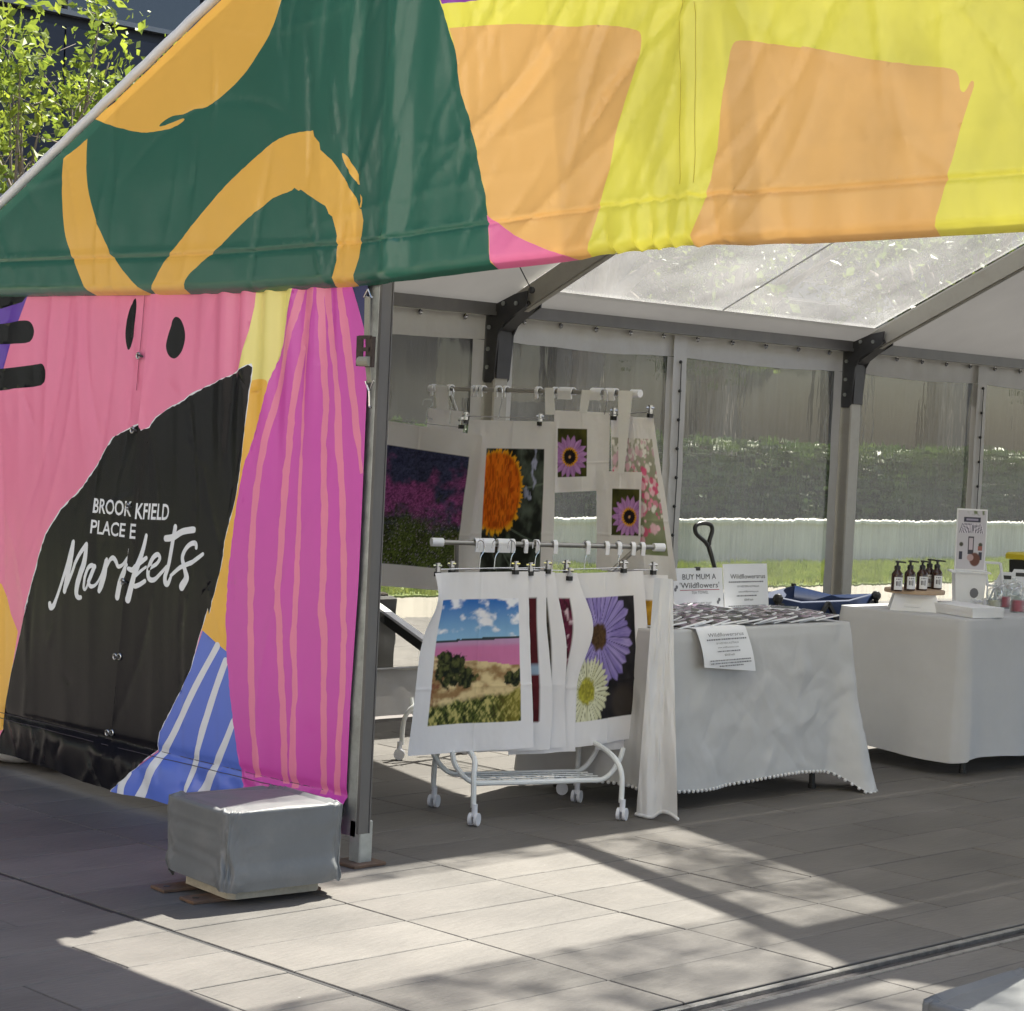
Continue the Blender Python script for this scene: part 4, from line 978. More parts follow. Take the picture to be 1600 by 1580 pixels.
# ================================================================ PRINTED TOWELS
def mixc(a, b, t): t = np.clip(t, 0, 1)[..., None]; return np.asarray(a)*(1-t)+np.asarray(b)*t
def full(u, c): return np.broadcast_to(np.asarray(c, float), u.shape+(3,)).copy()
def sm(a, b, x): t = np.clip((x-a)/(b-a), 0, 1); return t*t*(3-2*t)
def p_lake(u, v):
    c = mixc(L(150, 195, 225), L(35, 100, 180), (v-0.65)/0.35)
    cl = fbm(u*5+1, v*10, 71, 6)+0.22*np.exp(-((v-0.93)/0.06)**2)*(np.exp(-((u-0.38)/0.22)**2)+1.1*np.exp(-((u-0.95)/0.12)**2))+0.10*np.exp(-((v-0.74)/0.04)**2)
    c = mixc(c, L(240, 240, 245), sm(0.52, 0.68, cl))
    hz_ = 0.655+0.02*u
    c = np.where((v < hz_+0.012+0.012*fbm(u*6, u*0, 2))[..., None], L(55, 65, 70), c)
    lake = mixc(L(205, 120, 165), L(190, 150, 185), sm(0.60, 0.655, v)+0.3*(fbm(u*3, v*30, 5)-0.5))
    c = np.where((v < hz_)[..., None], lake, c)
    sh = 0.50-0.10*(u-0.4)+0.02*fbm(u*8, v*8, 3)
    sand = mixc(L(222, 200, 150), L(150, 118, 78), sm(0.35, 0.7, fbm(u*9, v*16, 8, 5))); sand = mixc(sand, L(120, 60, 45), 0.7*sm(0.55, 0.7, fbm(u*20, v*26, 9))*sm(0.5, 0.2, u)); c = np.where((v < sh)[..., None], sand, c)
    def bush(cx, cy, rx, ry, s, c):
        d = ((u-cx)/rx)**2+((v-cy)/ry)**2+2.2*(fbm(u*16, v*18, s, 5)-0.5)
        return mixc(c, mixc(L(18, 24, 14), L(88, 92, 48), sm(0.3, 0.8, fbm(u*34, v*38, s+1)+0.5*(v-cy))), sm(1.05, 0.75, d))
    c = bush(0.24, 0.44, 0.22, 0.13, 12, c); c = bush(0.40, 0.36, 0.12, 0.07, 14, c); c = bush(0.93, 0.36, 0.12, 0.07, 16, c); c = bush(0.12, 0.53, 0.10, 0.06, 18, c)
    g = sm(0.36, 0.05, v-0.10*(u-0.5)); n = 0.5*fbm(u*50+v*30, v*16-u*12, 22, 3)+0.5*fbm(u*46-v*34, v*18+u*10, 23, 3)
    grass = mixc(L(82, 92, 38), L(190, 180, 110), sm(0.46, 0.66, n)); grass = mixc(grass, L(38, 44, 20), sm(0.47, 0.34, n)); grass = mixc(grass, L(150, 135, 50), 0.5*sm(0.6, 1.0, u)*sm(0.4, 0.6, fbm(u*5, v*5, 6)))
    c = mixc(c, grass, sm(0.35, 0.6, g+0.45*(fbm(u*12, v*12, 24)-0.5)))
    return c
def p_heath(u, v):
    rs = np.random.RandomState(77); n = rs.rand(*u.shape); n2 = rs.rand(*u.shape); k = vnoise(u*46, v*56, 31); f_ = fbm(u*5, v*6, 33, 5)
    c = mixc(L(20, 26, 50), L(78, 82, 120), 0.5*n+0.5*k)
    mg = mixc(L(58, 24, 62), L(190, 100, 172), 0.55*n2+0.45*k)
    c = mixc(c, mg, sm(0.06, 0.26, 0.30-np.abs(v-0.58-0.10*(u-0.5))+0.75*(f_-0.5)))
    gr = mixc(L(14, 18, 12), L(98, 112, 58), n*(0.4+0.9*k))
    c = mixc(c, gr, sm(0.52, 0.26, v+0.55*(f_-0.5)+0.2*(k-0.5)))
    c = mixc(c, mixc(L(26, 36, 18), L(120, 140, 66), n), 0.75*sm(0.45, 0.7, fbm(u*4+5, v*4, 36))*sm(0.55, 0.25, v))
    c = mixc(c, L(190, 175, 200), 0.7*sm(0.90, 0.97, n2)*sm(0.65, 0.2, v)); return c
def p_banksia(u, v):
    n = fbm(u*7, v*7, 41); c = mixc(L(28, 32, 28), L(88, 98, 88), sm(0.35, 0.75, n))
    for k in range(9):
        a = 0.5+0.4*k; x = u*math.cos(a)+v*math.sin(a)-0.25-0.11*k; c = mixc(c, L(120, 135, 120), 0.7*sm(0.012, 0.0, np.abs(x)))
    c = mixc(c, L(170, 175, 205), sm(0.62, 0.7, fbm(u*8+3, v*6, 43))*sm(0.6, 0.8, u)*sm(0.45, 0.6, v))
    cx, cy = 0.22, 0.655; dx, dy = (u-cx)/0.44, (v-cy)/0.335; d = (np.abs(dx)**2.3+np.abs(dy)**2.3)**(1/2.3); a = np.arctan2(dy, dx)
    edge = 1+0.09*(vnoise(a*22, a*0, 44)-0.5)*2+0.05*(vnoise(u*70, v*80, 48)-0.5)
    fl = mixc(L(205, 80, 8), L(250, 140, 30), fbm(u*30+np.sin(v*40), v*16, 45, 3)); fl = mixc(fl, L(150, 50, 5), sm(0.55, 0.35, vnoise(u*60, v*22, 46))*0.6)
    fl = mixc(fl, L(250, 190, 40), sm(0.86, 1.0, d)*0.8)
    c = mixc(c, fl, sm(0.02, -0.02, d-edge))
    c = mixc(c, L(80, 35, 15), sm(0.3, 0.0, np.abs(u-0.22)*4+np.abs(v-0.22)*2.0)*sm(0.4, 0.6, vnoise(u*50, v*40, 47))); return c
def p_daisy(cx=0.42, cy=0.38):
    def f(u, v):
        c = mixc(L(25, 30, 12), L(90, 90, 40), fbm(u*5, v*5, 51)); x = (u-cx)*0.72; y = v-cy; r = np.hypot(x, y); a = np.arctan2(y, x)
        pet = 0.46-0.13*np.abs(((a*17/(2*math.pi)+0.1*np.sin(a*3)) % 1)-0.5)*2
        pc = mixc(L(150, 100, 170), L(215, 165, 225), fbm(a*9, r*6, 52)); pc = mixc(pc, L(130, 80, 150), sm(0.40, 0.5, np.abs(((a*17/(2*math.pi)+0.1*np.sin(a*3)) % 1)-0.5))*0.8)
        c = mixc(c, pc, sm(0.01, -0.01, r-pet)); c = mixc(c, L(225, 160, 35), sm(0.205, 0.19, r+0.02*np.sin(a*21)))
        c = mixc(c, L(30, 22, 28), sm(0.16, 0.145, r+0.012*np.sin(a*19))); c = mixc(c, L(220, 170, 120), sm(0.035, 0.025, r)); return c
    return f
def p_everlast(u, v):
    c = mixc(L(150, 155, 130), L(110, 125, 85), fbm(u*5, v*4, 61)); c = mixc(c, L(200, 195, 190), 0.5*sm(0.4, 0.9, v))
    rs = np.random.RandomState(8)
    for k in range(330):
        x, y = rs.rand()*1.05, 0.12+0.9*rs.rand(); r = 0.014+0.030*rs.rand()**2*(1.3-y*0.5)
        if y < 0.3 and rs.rand() < 0.6: continue
        colr = [L(240, 238, 235), L(235, 150, 180), L(225, 95, 140), L(245, 200, 215)][rs.randint(4)] if y < 0.75 else [L(245, 243, 240), L(225, 190, 205)][rs.randint(2)]
        d = np.hypot((u-x)*0.62, (v-y)*0.9)/r; c = mixc(c, np.asarray(colr)*(0.8+0.2*rs.rand()), sm(1.05, 0.7, d+0.25*(vnoise(u*40, v*40, k)-0.5))*0.9)
    return c
def p_aster(u, v):
    c = mixc(L(18, 16, 20), L(58, 55, 60), fbm(u*7, v*7, 65)**1.5)
    def fl(c, cx, cy, R_, n, c1, c2, cc, rc, s, asp=0.8):
        x = (u-cx)*asp; y = v-cy; r = np.hypot(x, y); a = np.arctan2(y, x); ph = (a*n/(2*math.pi)+0.4*vnoise(a*3, a*0, s)) % 1
        pet = R_*(0.85+0.22*vnoise(a*n/3.0, a*0, s+2)-0.10*np.abs(ph-0.5)*2); pc = mixc(c1, c2, fbm(a*14, r*7, s+3)); pc = mixc(pc, np.asarray(c1)*0.35, sm(0.36, 0.5, np.abs(ph-0.5)))
        c = mixc(c, pc, sm(0.008, -0.012, r-pet)); return mixc(c, mixc(cc, np.asarray(cc)*0.4, vnoise(u*60, v*60, s)), sm(rc, rc*0.75, r+0.03*(vnoise(u*30, v*30, s)-0.5)))
    c = fl(c, 0.36, 0.68, 0.46, 30, L(105, 90, 165), L(185, 170, 225), L(95, 70, 45), 0.13, 66)
    c = fl(c, 0.16, 0.24, 0.30, 34, L(185, 185, 140), L(240, 240, 215), L(190, 185, 70), 0.12, 68)
    d = np.hypot((u-0.75)*0.8, v-0.12); c = mixc(c, L(70, 62, 55), 0.6*sm(0.18, 0.1, d)); return c
def p_maroon(u, v):
    c = mixc(L(60, 14, 20), L(105, 30, 38), fbm(u*6, v*6, 75)); return mixc(c, L(150, 170, 190), sm(0.05, 0.03, np.abs(v-0.42))*sm(0.7, 0.9, u))
def p_dark(u, v):
    n = vnoise(u*30, v*36, 78); c = mixc(L(25, 25, 22), L(90, 80, 70), n); c = mixc(c, L(200, 195, 190), sm(0.8, 0.9, vnoise(u*24, v*30, 79))); return mixc(c, L(175, 35, 70), sm(0.25, 0.15, v)*sm(0.3, 0.6, n))
def p_berry(u, v):
    n = vnoise(u*34, v*40, 81); c = mixc(L(35, 14, 24), L(120, 40, 70), n); return mixc(c, L(215, 190, 200), sm(0.72, 0.86, vnoise(u*30, v*36, 83)))
def p_gold(u, v):
    return mixc(L(120, 85, 20), L(215, 165, 50), fbm(u*25, v*30, 85, 3))

WHITE = np.array([0.81, 0.80, 0.82])
def hang(name, label, cat, C4, rect, painter, n=(90, 120), wave=0.01, seed=0, nrm=(0.7, -0.7, 0), bow=None, group=None):
    """a cloth hanging between four corners (TL, TR, BR, BL), printed inside rect (u0,u1,v0,v1)"""
    TL, TR, BR, BL = [np.array(c, float) for c in C4]; base = (BL+BR)/2
    u = np.linspace(0, 1, n[0]); v = np.linspace(0, 1, n[1]); V_, U_ = np.meshgrid(v, u, indexing='ij')
    P_ = (BL*(1-U_[..., None])+BR*U_[..., None])*(1-V_[..., None])+(TL*(1-U_[..., None])+TR*U_[..., None])*V_[..., None]
    nrm = np.array(nrm, float); nrm /= np.linalg.norm(nrm)
    side = (BR-BL)/np.linalg.norm(BR-BL)
    d = wave*2*(fbm(U_*3, V_*1.2, seed+100)-0.5)+wave*0.9*np.sin(U_*9+seed)*(1-V_)**0.7+wave*0.5*(fbm(U_*8, V_*7, seed+120)-0.5)
    # fold lines from packing
    d += 0.0035*np.exp(-(np.abs(V_-0.36)/0.006))+0.003*np.exp(-(np.abs(U_-0.52)/0.008))
    # soft edges
    ed = 0.006*(fbm(V_*6, U_*0, seed+130)-0.5)
    P_ = P_+nrm*d[..., None]+side*(ed*(np.abs(U_-0.5)*2)**4)[..., None]
    if bow is not None: P_ = bow(P_, U_, V_)
    colr = full(U_, WHITE)
    if painter:
        u0, u1, v0, v1 = rect; uu = (U_-u0)/(u1-u0); vv = (V_-v0)/(v1-v0); ins = (uu >= 0) & (uu <= 1) & (vv >= 0) & (vv <= 1)
        colr = np.where(ins[..., None], painter(np.clip(uu, 0, 1), np.clip(vv, 0, 1)), colr)
    o = sheet(name, P_-base, M['print'], None, colr); o.location = base
    return tag(o, label, cat, group)

# ---------------------------------------------------------------- racks
def rack(name, label, A, B, zbar, front, inset=0.03):
    """clothes rail from A to B (x, y); front: unit vector to the side of the leading casters"""
    A = np.array(A, float); B = np.array(B, float); D = (B-A)/np.linalg.norm(B-A); F_ = np.array(front, float); F_ /= np.linalg.norm(F_); ln = np.linalg.norm(B-A)
    t = thing(name, label, 'clothes rack', (A[0], A[1], 0), 0)
    def P(s, f, z): q = D*s+F_*f; return (q[0], q[1], z)
    mb = MB(); mb.tube([P(-0.05, 0, zbar), P(ln+0.05, 0, zbar)], 0.0105, 10); mb.build('rail', M['rail_steel'], t, smooth=True, angle=40)
    for s in (-0.06, ln+0.06):
        mb = MB(); mb.tube([P(s-0.025, 0, zbar), P(s+0.025, 0, zbar)], 0.018, 10); mb.build('end_cap', M['white_plastic'], t, smooth=True, angle=40)
    lr = ln-inset
    for s, sg in ((0.03, -1), (lr, 1)):
        mb = MB(); mb.tube([P(s if sg < 0 else ln-0.03, -0.012, zbar), P(s-sg*0.03, -0.07, zbar-0.15), P(s-sg*0.06, -0.085, 0.55)], 0.010, 8); mb.build('upper_upright', M['rail_steel'], t, smooth=True, angle=40)
        mb = MB(); mb.tube([P(s-sg*0.06, -0.085, 0.6), P(s-sg*0.06, -0.085, 0.275)], 0.0112, 8); mb.build('upright', M['white_enamel'], t, smooth=True, angle=40)
        mb = MB()
        arch = crom([P(s-sg*0.03, -0.21, 0.07), P(s-sg*0.03, -0.20, 0.20), P(s-sg*0.05, -0.15, 0.275), P(s-sg*0.06, 0, 0.285), P(s-sg*0.05, 0.15, 0.255), P(s-sg*0.03, 0.20, 0.19), P(s-sg*0.03, 0.21, 0.07)], 6)
        mb.tube(arch, 0.0112, 8); mb.build('end_frame', M['white_enamel'], t, smooth=True, angle=40)
        for f in (-0.21, 0.21):
            mb = MB(); p = P(s-sg*0.03, f+0.012, 0.026); ax = Vector((F_[0]*0.7+D[0]*0.7, F_[1]*0.7+D[1]*0.7, 0)).normalized()*0.013
            for e in (-1, 1):
                c_ = Vector(p)+ax*e; mb.tube([c_-ax*0.5, c_+ax*0.5], 0.026, 14)
            mb.tube([Vector(p)+Vector((0, 0, 0.01)), Vector(p)+Vector((0, 0, 0.06))], 0.012, 8); mb.build('caster', M['white_plastic'], t, smooth=True, angle=40)
    for f in (-0.11, 0.11):
        mb = MB(); mb.tube(crom([P(-0.0, f, 0.28), P(0.02, f, 0.22), P(0.09, f, 0.155), P(0.2, f, 0.148), P(lr-0.17, f, 0.148), P(lr-0.06, f, 0.155), P(lr, f, 0.22), P(lr+0.02, f, 0.28)], 6), 0.0105, 8)
        mb.build('shelf_rail', M['white_enamel'], t, smooth=True, angle=40)
    mb = MB()
    for k in range(9): s = 0.12+(lr-0.21)*k/8; mb.tube([P(s, -0.11, 0.15), P(s, 0.11, 0.15)], 0.0028, 5)
    for k in range(5): f = -0.09+0.18*k/4; mb.tube([P(0.09, f, 0.154), P(lr-0.06, f, 0.154)], 0.0028, 5)
    mb.build('wire_shelf', M['white_enamel'], t)
    return P
A1, B1 = (2.27, 0.90), (2.575, 1.735)
ND = np.array([B1[1]-A1[1], -(B1[0]-A1[0])]); ND /= np.linalg.norm(ND)     # normal of the rack, towards the walkway
rack('clothes_rack', 'low white rolling clothes rack hung with tea towels, chrome rail', A1, B1, 1.108, ND, 0.14)
A2, B2 = (1.03, 1.95), (2.22, 1.95)
rack('clothes_rack', 'tall clothes rack standing behind the low one, hung with printed towels and totes', A2, B2, 1.757, (0, -1))
def onR(px, py, off):                            # photo point on the upright plane of rack 1, moved off towards the walkway
    p0 = np.array([A1[0]+ND[0]*off, A1[1]+ND[1]*off, 0]); n3 = np.array([ND[0], ND[1], 0]); d = ray(px, py)
    return CAM+d*(((p0-CAM)@n3)/(d@n3))
n1 = (ND[0], ND[1], 0)
def curl_left(amt, v0=0.45):                     # upper left edge rolled towards the viewer
    def f(P_, U_, V_):
        k = np.clip((0.22-U_)/0.22, 0, 1)**1.5*np.exp(-((V_-0.86)/0.16)**2)
        sd = np.array([-n1[1], n1[0], 0])
        return P_+np.array([n1[0], n1[1], 0])*(amt*k)[..., None]+sd*(0.55*amt*k)[..., None]
    return f
def bulge_right(amt, vc, vw):
    def f(P_, U_, V_):
        k = np.clip((U_-0.55)/0.45, 0, 1)**1.6*np.exp(-((V_-vc)/vw)**2); sd = np.array([-n1[1], n1[0], 0])
        return P_+np.array([n1[0], n1[1], 0])*(0.6*amt*k)[..., None]+sd*(amt*k)[..., None]
    return f
TG = 'printed tea towels on the racks'
def t1(label, px4, off, rect, painter, **k):
    C4 = [onR(p[0], p[1], off+(0.0 if i < 2 else k.get('kick', 0.0))) for i, p in enumerate(px4)]; k.pop('kick', None)
    return hang('tea_towel', label, 'tea towel', C4, rect, painter, nrm=n1, group=TG, **k)
t1('tea towel printed with a pink lake, sand dunes and blue cloudy sky', [(672, 895), (826, 893), (834, 1168), (636, 1181)], 0.085, (0.125, 0.895, 0.155, 0.852), p_lake, n=(130, 170), seed=1, wave=0.010, bow=curl_left(0.05), kick=0.03)
t1('white tea towel with dark red print just behind the pink lake towel', [(732, 895), (852, 893), (857, 1172), (690, 1177)], 0.06, (0.12, 0.885, 0.16, 0.86), p_maroon, n=(50, 80), seed=2, wave=0.008, bow=bulge_right(0.02, 0.3, 0.3))
t1('tea towel with a sliver of dark speckled print, third on the low rack', [(765, 896), (866, 894), (886, 1168), (745, 1176)], 0.04, (0.12, 0.84, 0.16, 0.86), p_dark, n=(50, 80), seed=3, wave=0.008, bow=bulge_right(0.025, 0.6, 0.25))
t1('tea towel with deep red berry print, its right edge curling forward', [(800, 896), (898, 895), (899, 1174), (795, 1180)], 0.022, (0.12, 0.84, 0.16, 0.86), p_berry, n=(60, 90), seed=4, wave=0.008, bow=bulge_right(0.065, 0.70, 0.22))
t1('tea towel printed with a large purple aster and a pale yellow flower', [(878, 897), (1006, 892), (1022, 1150), (866, 1172)], -0.002, (0.20, 0.865, 0.145, 0.855), p_aster, n=(120, 150), seed=5, wave=0.009)
t1('tea towel with a gold printed strip at the right end of the low rack', [(940, 897), (1043, 899), (1050, 1168), (930, 1172)], -0.03, (0.12, 0.84, 0.16, 0.86), p_gold, n=(50, 80), seed=6, wave=0.008)
# rack 2
def t2(name, label, cat, px4, y, rect, painter, **k):
    C4 = [onY(p[0], p[1], y) for p in px4]
    return hang(name, label, cat, C4, rect, painter, nrm=(0.35, -0.94, 0), **k)
def sway(P_, U_, V_):
    k = np.clip((U_-0.6)/0.4, 0, 1)**1.5*np.exp(-((V_-0.78)/0.22)**2); return P_+np.array([0.03, -0.02, 0])*k[..., None]
t2('tea_towel', 'tea towel printed with a field of purple heath and dark grass', 'tea towel', [(560, 650), (752, 681), (722, 925), (545, 912)], 1.875, (0.1, 0.915, 0.14, 0.855), p_heath, n=(130, 150), seed=7, wave=0.012, bow=sway, group=TG)
t2('tea_towel', 'tea towel printed with a bright orange banksia flower', 'tea towel', [(733, 656), (869, 659), (862, 932), (712, 934)], 1.915, (0.235, 0.875, 0.14, 0.845), p_banksia, n=(110, 150), seed=8, wave=0.009, group=TG)
t2('tea_towel', 'tea towel printed with pink and white everlasting flowers, corner folded over', 'tea towel', [(953, 650), (1021, 653), (1057, 908), (960, 900)], 1.95, (0.02, 0.90, 0.15, 0.87), p_everlast, n=(90, 140), seed=9, wave=0.010, group=TG)
BG = 'cotton tote bags on the tall rack'
t2('tote_bag', 'white cotton tote with a purple daisy print, upper of the two hung by straps', 'tote bag', [(866, 641), (953, 645), (951, 766), (866, 770)], 1.93, (0.06, 0.60, 0.18, 0.78), p_daisy(0.42, 0.42), n=(80, 90), seed=10, wave=0.006, group=BG)
t2('tote_bag', 'white cotton tote with a purple daisy print, lower one beside the pink towel', 'tote bag', [(932, 736), (1003, 738), (1000, 892), (931, 890)], 1.91, (0.36, 0.96, 0.35, 0.83), p_daisy(0.62, 0.40), n=(80, 90), seed=11, wave=0.006, group=BG)
t2('tote_bag', 'plain white tote with straps at the left end of the tall rack', 'tote bag', [(669, 637), (724, 643), (722, 770), (662, 765)], 1.94, (0, 1, 0, 1), None, n=(30, 40), seed=12, wave=0.006, group=BG)
bags = [o for o in COL.objects if o.name.startswith('tote_bag')]
def straps(bag, pairs, y):
    for (a, b, c, d_) in pairs:                  # flat handle from bag top over the rail
        W_ = []
        for t in np.linspace(0, 1, 12):
            lp = onY(a[0]+(c[0]-a[0])*t, a[1]+(c[1]-a[1])*t, y); rp2 = onY(b[0]+(d_[0]-b[0])*t, b[1]+(d_[1]-b[1])*t, y)
            yy = -0.02*math.sin(t*math.pi*0.5)*0; W_.append([lp-np.array(bag.location)+np.array([0, yy, 0]), rp2-np.array(bag.location)+np.array([0, yy+0.004, 0])])
        sheet('strap', np.array(W_), M['cloth'], bag)
straps(bags[0], [((852, 648), (867, 648), (851, 606), (864, 606)), ((905, 646), (916, 646), (909, 609), (923, 610))], 1.92)
straps(bags[1], [((966, 740), (974, 740), (966, 610), (988, 611))], 1.90)
straps(bags[2], [((682, 640), (700, 642), (680, 601), (699, 603))], 1.925)

# hangers: wire hook, cross wire and two sprung clips
def hanger(label, hook_px, wire_px, clips_px, proj_, group, hookend=True):
    base = Vector(proj_(*hook_px[0])); t = thing('clip_hanger', label, 'hanger', base, 0, group)
    rel = lambda p: Vector(proj_(*p))-base
    mb = MB()
    if hookend: mb.tube(crom([rel(p) for p in hook_px], 5), 0.0022, 5)
    mb.tube([rel(p) for p in wire_px], 0.0022, 5); mb.build('wire', M['chrome'], t)
    for c in clips_px:
        p = rel(c); mb = MB(); mb.bar(p+Vector((0, 0, 0.024)), p+Vector((0, 0, -0.012)), 0.016, 0.012); mb.tube([p+Vector((-0.012, -0.012, 0.012)), p+Vector((0.012, 0.012, 0.012))], 0.006, 6)
        cl = mb.build('clip', M['chrome'], t)
        mb = MB(); mb.bar(p+Vector((0, 0, -0.012)), p+Vector((0, 0, -0.030)), 0.024, 0.016); mb.build('clip_pad', M['black_plastic'], cl)
HG = 'wire clip hangers on the racks'
r1 = lambda off: (lambda x, y: onR(x, y, off))
def hk(x, yb=851, yt=846, yw=890): return [(x-6, yb+6), (x-4, yt), (x+3, yt+1), (x+5, yb+8), (x-1, yb+20), (x-3, yw)]
hanger('wire clip hanger holding up the pink lake towel', hk(752), [(680, 890), (808, 887)], [(684, 889), (806, 886)], r1(0.09), HG)
hanger('wire clip hanger of the dark red towel behind the lake towel', hk(775), [(705, 889), (830, 888)], [(706, 886), (829, 888)], r1(0.065), HG)
hanger('wire clip hanger third along the low rail', hk(800), [(760, 889), (856, 887)], [(856, 885)], r1(0.045), HG)
hanger('wire clip hanger of the curled berry towel', hk(838), [(800, 890), (893, 892)], [(890, 896)], r1(0.03), HG)
hanger('wire clip hanger holding the purple aster towel', hk(916), [(880, 890), (980, 887)], [(885, 884), (975, 884)], r1(0.005), HG)
hanger('wire clip hanger at the right end of the low rail', hk(968), [(940, 891), (1028, 890)], [(1021, 887)], r1(-0.02), HG)
r2 = lambda y: (lambda a, b: onY(a, b, y))
hanger('wire clip hanger of the purple heath towel, tilted', [(700, 612), (702, 606), (708, 607), (709, 620), (705, 640), (703, 662)], [(600, 655), (722, 668)], [(721, 660)], r2(1.87), HG)
hanger('wire clip hanger of the orange banksia towel', [(776, 612), (778, 606), (784, 607), (785, 620), (781, 640), (779, 654)], [(722, 650), (850, 654)], [(728, 652), (844, 655)], r2(1.91), HG)
hanger('wire clip hanger of the pink everlasting towel', [(940, 616), (942, 610), (948, 611), (949, 624), (946, 640), (944, 648)], [(952, 648), (1018, 644)], [(959, 646), (1016, 642)], r2(1.925), HG)
hanger('loose wire hook hanging left of the plain tote', [(660, 634), (663, 625), (672, 624), (676, 632), (668, 640), (666, 655)], [(666, 652), (676, 655)], [], r2(1.93), HG)
# white plastic size markers clipped on the rails
def marker(px, py, w, pr, zr, label, grp):
    c = Vector(pr(px, py)); o = MB()
    ww = w/FPX*9.6
    for i in (-1, 1): pass
    a = [Vector((0.020*math.cos(t), 0, 0.020*math.sin(t))) for t in np.linspace(R(-60), R(240), 11)]
    return c, ww
def rail_marker(px, pt, dirv, w, label, drop=0.03):
    o = thing('rail_marker', label, 'marker', pt, math.atan2(dirv[1], dirv[0]), 'white plastic size markers on the rails')
    mb = MB(); n_ = 12; prof = []
    ang = np.linspace(R(-40), R(220), n_)
    outer = [(0.021*math.cos(a), 0.021*math.sin(a)) for a in ang]; inner = [(0.0145*math.cos(a), 0.0145*math.sin(a)) for a in ang[::-1]]
    mb.prism(outer+inner, 0, -w/2, w/2); mb.build('ring', M['white_plastic'], o)
    mb = MB(); mb.prism([(-0.020, -0.004), (-0.013, -0.004), (-0.008, -drop), (-0.016, -drop-0.006)], 0, -w/2, w/2); mb.build('tab', M['white_plastic'], o)
d1 = (B1[0]-A1[0], B1[1]-A1[1]); l1 = math.hypot(*d1); d1 = (d1[0]/l1, d1[1]/l1)
RM = 'small white plastic marker clipped on the rail of the low rack'; RM2 = 'small white plastic marker clipped on the rail of the tall rack'
for px_, w in ((744, 0.018), (750, 0.014), (762, 0.05), (786, 0.055), (800, 0.016), (820, 0.016), (838, 0.016), (866, 0.018), (917, 0.018), (947, 0.018), (966, 0.018), (988, 0.018), (1003, 0.018)):
    q = onR(px_, 850, 0.0); s = (q[0]-A1[0])*d1[0]+(q[1]-A1[1])*d1[1]
    rail_marker(px_, (A1[0]+d1[0]*s, A1[1]+d1[1]*s, 1.108), d1, w, RM)
for px_, w in ((678, 0.016), (704, 0.022), (742, 0.016), (748, 0.016), (755, 0.018), (779, 0.016), (791, 0.018), (842, 0.018), (868, 0.016), (886, 0.085), (934, 0.065), (956, 0.06)):
    q = onY(px_, 610, A2[1]); rail_marker(px_, (q[0], A2[1], 1.757), (1, 0), w, RM2)

# white cloth with pompom edge hung over the rack end, trailing on the floor
wt = thing('trailing_cloth', 'plain white cloth with pompom hem trailing onto the floor beside the low rack', 'cloth', (2.75, 1.62, 0))
q4 = [onX(1022, 903, 2.77), onX(1051, 905, 2.77), onZ(1058, 1282, 0.010), onZ(994, 1272, 0.010)]
V_, U_ = np.meshgrid(np.linspace(0, 1, 80), np.linspace(0, 1, 34), indexing='ij')
P_ = (q4[3]*(1-U_[..., None])+q4[2]*U_[..., None])*(1-V_[..., None])+(q4[0]*(1-U_[..., None])+q4[1]*U_[..., None])*V_[..., None]
flat = np.clip(1-V_/0.5, 0, 1)
P_ = P_+np.array([0.7, -0.7, 0])*(0.02*np.sin(U_*7+V_*2.5)*(0.3+flat)+0.03*(fbm(U_*2.5, V_*4, 9)-0.5)+creases(U_, V_, 31, 30, 0, 1, 0, 0.8, (-0.7, 0.7), (0.05, 0.25), (0.03, 0.08), (0.004, 0.010)))[..., None]
P_ = P_-np.array([0.0, 0.0, 1.0])*(0.02*np.sin(U_*5+1)*np.exp(-(V_/0.06)**2))[..., None]
P_[..., 2] = np.maximum(P_[..., 2], 0.006)
cw = sheet('cloth', P_-np.array([2.75, 1.62, 0]), M['cloth'], wt)
mb = MB()
for j in range(34):
    mb.ball(P_[0, j]-np.array([2.75, 1.62, -0.004])+np.array([0.004, -0.004, 0]), 0.008, 6, 4)
o = mb.build('pompom_trim', M['cloth'], cw, smooth=True); tag(o, kind='stuff')
